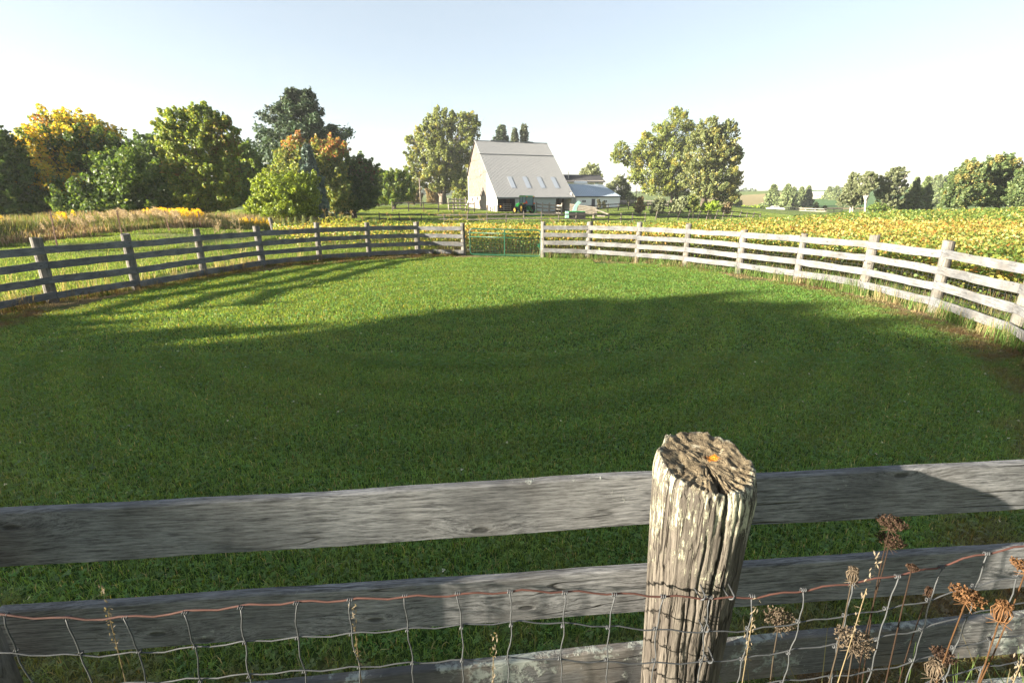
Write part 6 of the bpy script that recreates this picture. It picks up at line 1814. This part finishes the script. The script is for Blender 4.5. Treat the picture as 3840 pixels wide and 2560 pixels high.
k2 = 26; idx = np.repeat(np.arange(n0), k2); ang = r.uniform(0, 6.28, n0 * k2); hh_ = r.random(n0 * k2)
Pl = np.c_[xy[idx] + np.c_[np.cos(ang), np.sin(ang)] * .09 * r.random(n0 * k2)[:, None], zb[idx] + (h[idx] - .2) * hh_]
V2, Q2 = leaf_cards(Pl, .12, .028, None, 0, np.array([0, 0, 1.]), .3, r=r)
C2 = np.repeat(palette([(3, (.09, .13, .035)), (2, (.14, .16, .05)), (1, (.16, .12, .06))], len(Pl), r), 4, 0)
joined('goldenrod', 'yellow goldenrod blooming along the wood edge', [(V1, Q1, C1), (V2, Q2, C2)], M['weed'])
# pale reed plumes nodding over the strip
r = np.random.default_rng(520)
cl_px = [(165, 838), (185, 815), (300, 812), (318, 818), (335, 808), (355, 815), (385, 800), (420, 790), (432, 786), (446, 790), (458, 795), (470, 792), (500, 798), (520, 796), (545, 800), (575, 785), (585, 790), (605, 792), (625, 800), (650, 796), (668, 800), (240, 815), (273, 810)]
Ps, Cs, A, B_ = [], [], [], []
for px, py in cl_px:
    for q in range(4):
        Y = r.uniform(20, 25); tp3 = at(px + r.normal(0, 7), py + r.normal(0, 5), Y); g_ = np.array([tp3[0] + .25, Y, tz(tp3[0], Y)])
        A.append(g_); B_.append(tp3)
        m = 70; u = r.random(m)
        Ps.append(tp3 + np.c_[-.10 * u + r.normal(0, .03, m), r.normal(0, .03, m), -.22 * (1 - u) + r.normal(0, .02, m)]); Cs.append(palette([(3, (.36, .29, .22)), (2, (.26, .19, .14)), (1, (.44, .38, .30))], m, r))
P = np.concatenate(Ps); V1, Q1 = leaf_cards(P, .07, .016, None, 0, np.array([-.5, 0, .7]), 1.0, r=r)
V2, Q2 = frusta(A, B_, np.full(len(A), .006), np.full(len(A), .003), 4)
joined('reed_plumes', 'pale nodding reed plumes above the weed strip', [(V1, Q1, np.repeat(np.concatenate(Cs), 4, 0)), (V2, Q2, np.tile([.26, .2, .13], (len(V2), 1)))], M['dry'])
for i, (px, Y) in enumerate(((822, 15.6), (838, 15.8), (905, 16.0), (918, 16.2))):
    b0 = foot(px, Y); rt = empty('dry_weed', b0, ORD[i] + ' thin dead weed stem from the left just outside the left fence', 'weed', group='dead weed stems outside the left fence')
    rr_2 = np.random.default_rng(530 + i); A = [(0, 0, 0)] * 1; B_ = [(0, 0, 1.25)]
    for q in range(7):
        z = rr_2.uniform(.7, 1.2); a = rr_2.uniform(0, 6.28); A.append((0, 0, z)); B_.append((.16 * math.cos(a), .16 * math.sin(a), z + .12))
    V, Q = frusta(A, B_, np.full(len(A), .006), np.full(len(A), .003), 4); mesh_obj('stem', array_mesh('stem', V, Q, M['dry'], np.tile([.34, .27, .18], (len(V), 1))), rt)
    P = np.repeat(np.array(B_), 12, 0) + rr_2.normal(0, .025, (12 * len(B_), 3)); V, Q = leaf_cards(P, .035, .02, r=rr_2)
    mesh_obj('seed_head', array_mesh('seed_head', V, Q, M['dry'], np.tile([.30, .25, .18], (len(V), 1))), rt)['kind'] = 'stuff'

# ------------------------------------------------------------------ foreground: dead wild carrot heads and grass at the near fence
def carrot(label, hx, hy, Y, foot_dx, size, kind, seed, col):
    r = np.random.default_rng(seed)
    tip = at(hx, hy, Y)
    base = np.array([tip[0] + foot_dx, Y - .02, 0.0])
    root = empty('wild_carrot', base, label, 'dried flower', group='dead wild carrot stems at the near fence')
    c0 = np.array(col)
    pts = []
    for t in np.linspace(0, 1, 14):
        p = base * (1 - t) + tip * t; p = p + np.array([foot_dx * -.25 * math.sin(t * 3.14) + .006 * math.sin(t * 9 + seed), .004 * math.sin(t * 7 + seed), 0])
        pts.append(p - base)
    pts = np.array(pts); rad = np.linspace(.0023, .0012, 14)
    V, Q = frusta(pts[:-1], pts[1:], rad[:-1], rad[1:], 6)
    mesh_obj('stem', array_mesh('stem', V, Q, M['dry'], np.tile(c0 * .45, (len(V), 1)), smooth=True), root)
    top = pts[-1]; ax = unit((pts[-1] - pts[-2])[None])[0]
    A, B, ra, rb, F = [], [], [], [], []
    nray = 34 if kind != 'closed' else 30
    s1 = np.cross(ax, [0.3, 1, .1]); s1 /= np.linalg.norm(s1); s2 = np.cross(ax, s1)
    for i in range(nray):
        a = 2.4 * i; f = math.sqrt((i + .5) / nray)
        out = (s1 * math.cos(a) + s2 * math.sin(a))
        if kind == 'closed':        # bird's-nest: rays curl up and in
            P = [top, top + out * size * .42 * f + ax * size * .25, top + out * size * .55 * f + ax * size * .75, top + out * size * .30 * f + ax * size * (1.1 + .1 * r.random())]
        else:
            P = [top, top + out * size * .30 * f + ax * size * .35, top + out * size * .72 * f + ax * size * (.62 - .12 * f), top + out * size * (.95 * f) + ax * size * (.72 - .25 * f + .1 * r.random())]
        for q in range(3):
            A.append(P[q]); B.append(P[q + 1]); ra.append(.0009); rb.append(.0007)
        e = P[3]
        for q in range(9):          # umbellet spokes
            o2 = unit(r.normal(size=(1, 3)))[0] * size * .15 + ax * size * .07
            A.append(e); B.append(e + o2); ra.append(.0006); rb.append(.0005); F.append(e + o2)
    for i in range(7):              # bracts under the head
        a = i * .9; out = s1 * math.cos(a) + s2 * math.sin(a); A.append(top); B.append(top + out * size * .6 - ax * size * .25); ra.append(.0009); rb.append(.0004)
    V1, Q1 = frusta(A, B, ra, rb, 4); C1 = np.repeat(c0 * r.uniform(.6, 1.2, (len(A), 1)), 8, 0)
    F = np.array(F); V2, Q2 = leaf_cards(F, .0055, .0032, r=r); C2 = np.repeat(c0 * r.uniform(.45, 1.1, (len(F), 1)), 4, 0)
    V, Q, C = catmesh([(V1, Q1, C1), (V2, Q2, C2)])
    mesh_obj('seed_head', array_mesh('seed_head', V, Q, M['dry'], C), root)
DK = (.07, .044, .03); OR = (.15, .08, .038); TN = (.125, .098, .07)
for lab, hx, hy, Y, dx, size, kind, col in (
    ('tallest dead wild carrot head rising above the second board', 3345, 1985, .98, .12, .038, 'open', DK),
    ('dark wild carrot head just below the tallest one', 3322, 2045, 1.02, .14, .038, 'open', DK),
    ('narrow closed wild carrot head right of the thick post', 3185, 2180, .80, .04, .026, 'closed', TN),
    ('tiny wild carrot head below the tallest one', 3432, 2140, .82, -.02, .012, 'open', DK),
    ('ragged tan wild carrot head against the wire', 3628, 2260, .74, -.10, .034, 'open', OR),
    ('orange-brown nest-shaped wild carrot head at the right, lit by the sun', 3738, 2330, .68, -.13, .034, 'closed', OR),
    ('orange wild carrot head cut off by the right edge', 3832, 2150, .78, -.22, .030, 'open', OR),
    ('pale round wild carrot head beside the post', 2930, 2350, .88, .05, .042, 'open', TN),
    ('wide tan wild carrot head low in the middle of the right wire', 3205, 2440, .74, .02, .042, 'open', TN),
    ('small brown wild carrot head behind the wire', 3472, 2225, .95, .03, .018, 'closed', DK),
    ('low wild carrot head near the bottom edge, left one', 3500, 2545, .70, -.01, .034, 'closed', TN),
    ('low drooping wild carrot head right of the middle wire', 3545, 2480, .82, -.03, .028, 'open', DK)):
    carrot(lab, hx, hy, Y, dx, size * .86, kind, int(hx), col)
# single grass stalks
for i, (lab, tx, ty, Y, dx) in enumerate((('thin straw-coloured grass stalk left of the wire middle', 1330, 2350, .78, .06), ('bent straw grass stalk at the bottom of the wire', 1850, 2460, .74, -.10), ('thin dry grass stalk at the lower left', 405, 2290, .80, -.08), ('pale feathery grass stalk right of the post', 2820, 2330, .76, .01), ('long slanting dry grass stalk across the right wire', 3250, 2205, .72, -.28), ('long dry stalk slanting to the bottom right corner', 3835, 2470, .68, -.22))):
    r = np.random.default_rng(600 + i); tip = at(tx, ty, Y); base = np.array([tip[0] + dx, Y - .03, 0]); rt = empty('grass_stalk', base, lab, 'grass stalk')
    pts = np.array([(base * (1 - t) + tip * t) + np.array([-.25 * dx * math.sin(t * 3.14), 0, .02 * math.sin(t * 3.14)]) - base for t in np.linspace(0, 1, 12)])
    V, Q = frusta(pts[:-1], pts[1:], np.linspace(.0016, .001, 11), np.linspace(.0015, .0008, 11), 5); mesh_obj('stem', array_mesh('stem', V, Q, M['dry'], np.tile([.17, .135, .08], (len(V), 1))), rt)
    m = 46; u = r.random(m); P = pts[-1] + (pts[-1] - pts[-4]) * (u[:, None] - .6) * .55 + r.normal(0, .0035, (m, 3)); V, Q = leaf_cards(P, .010, .0028, None, 0, unit((pts[-1] - pts[-3])[None])[0], 2.0, r=r)
    mesh_obj('seed_head', array_mesh('seed_head', V, Q, M['dry'], np.tile([.17, .14, .10], (len(V), 1))), rt)
# unmown grass at the foot of the near fence, on the camera side
NF = [(x, .86 + .08 * (x - .44)) for x in np.linspace(-1.4, 2.2, 12)]
r = np.random.default_rng(640)
gp_ = tufts([(x, y, 0) for x, y in NF if x > .5], 1500, .02, .16, .35, .80, [(4, (.10, .14, .04)), (2, (.22, .19, .10)), (3, (.07, .11, .03))], 641, .005, .55)
gq_ = tufts([(x, y, 0) for x, y in NF], 2600, .05, .22, .15, .45, [(4, (.055, .095, .025)), (2, (.09, .12, .035)), (1, (.24, .2, .1))], 642, .005, .6)
joined('fence_grass', 'unmown green and dry grass under the near wire', [gp_, gq_], M['weed'])
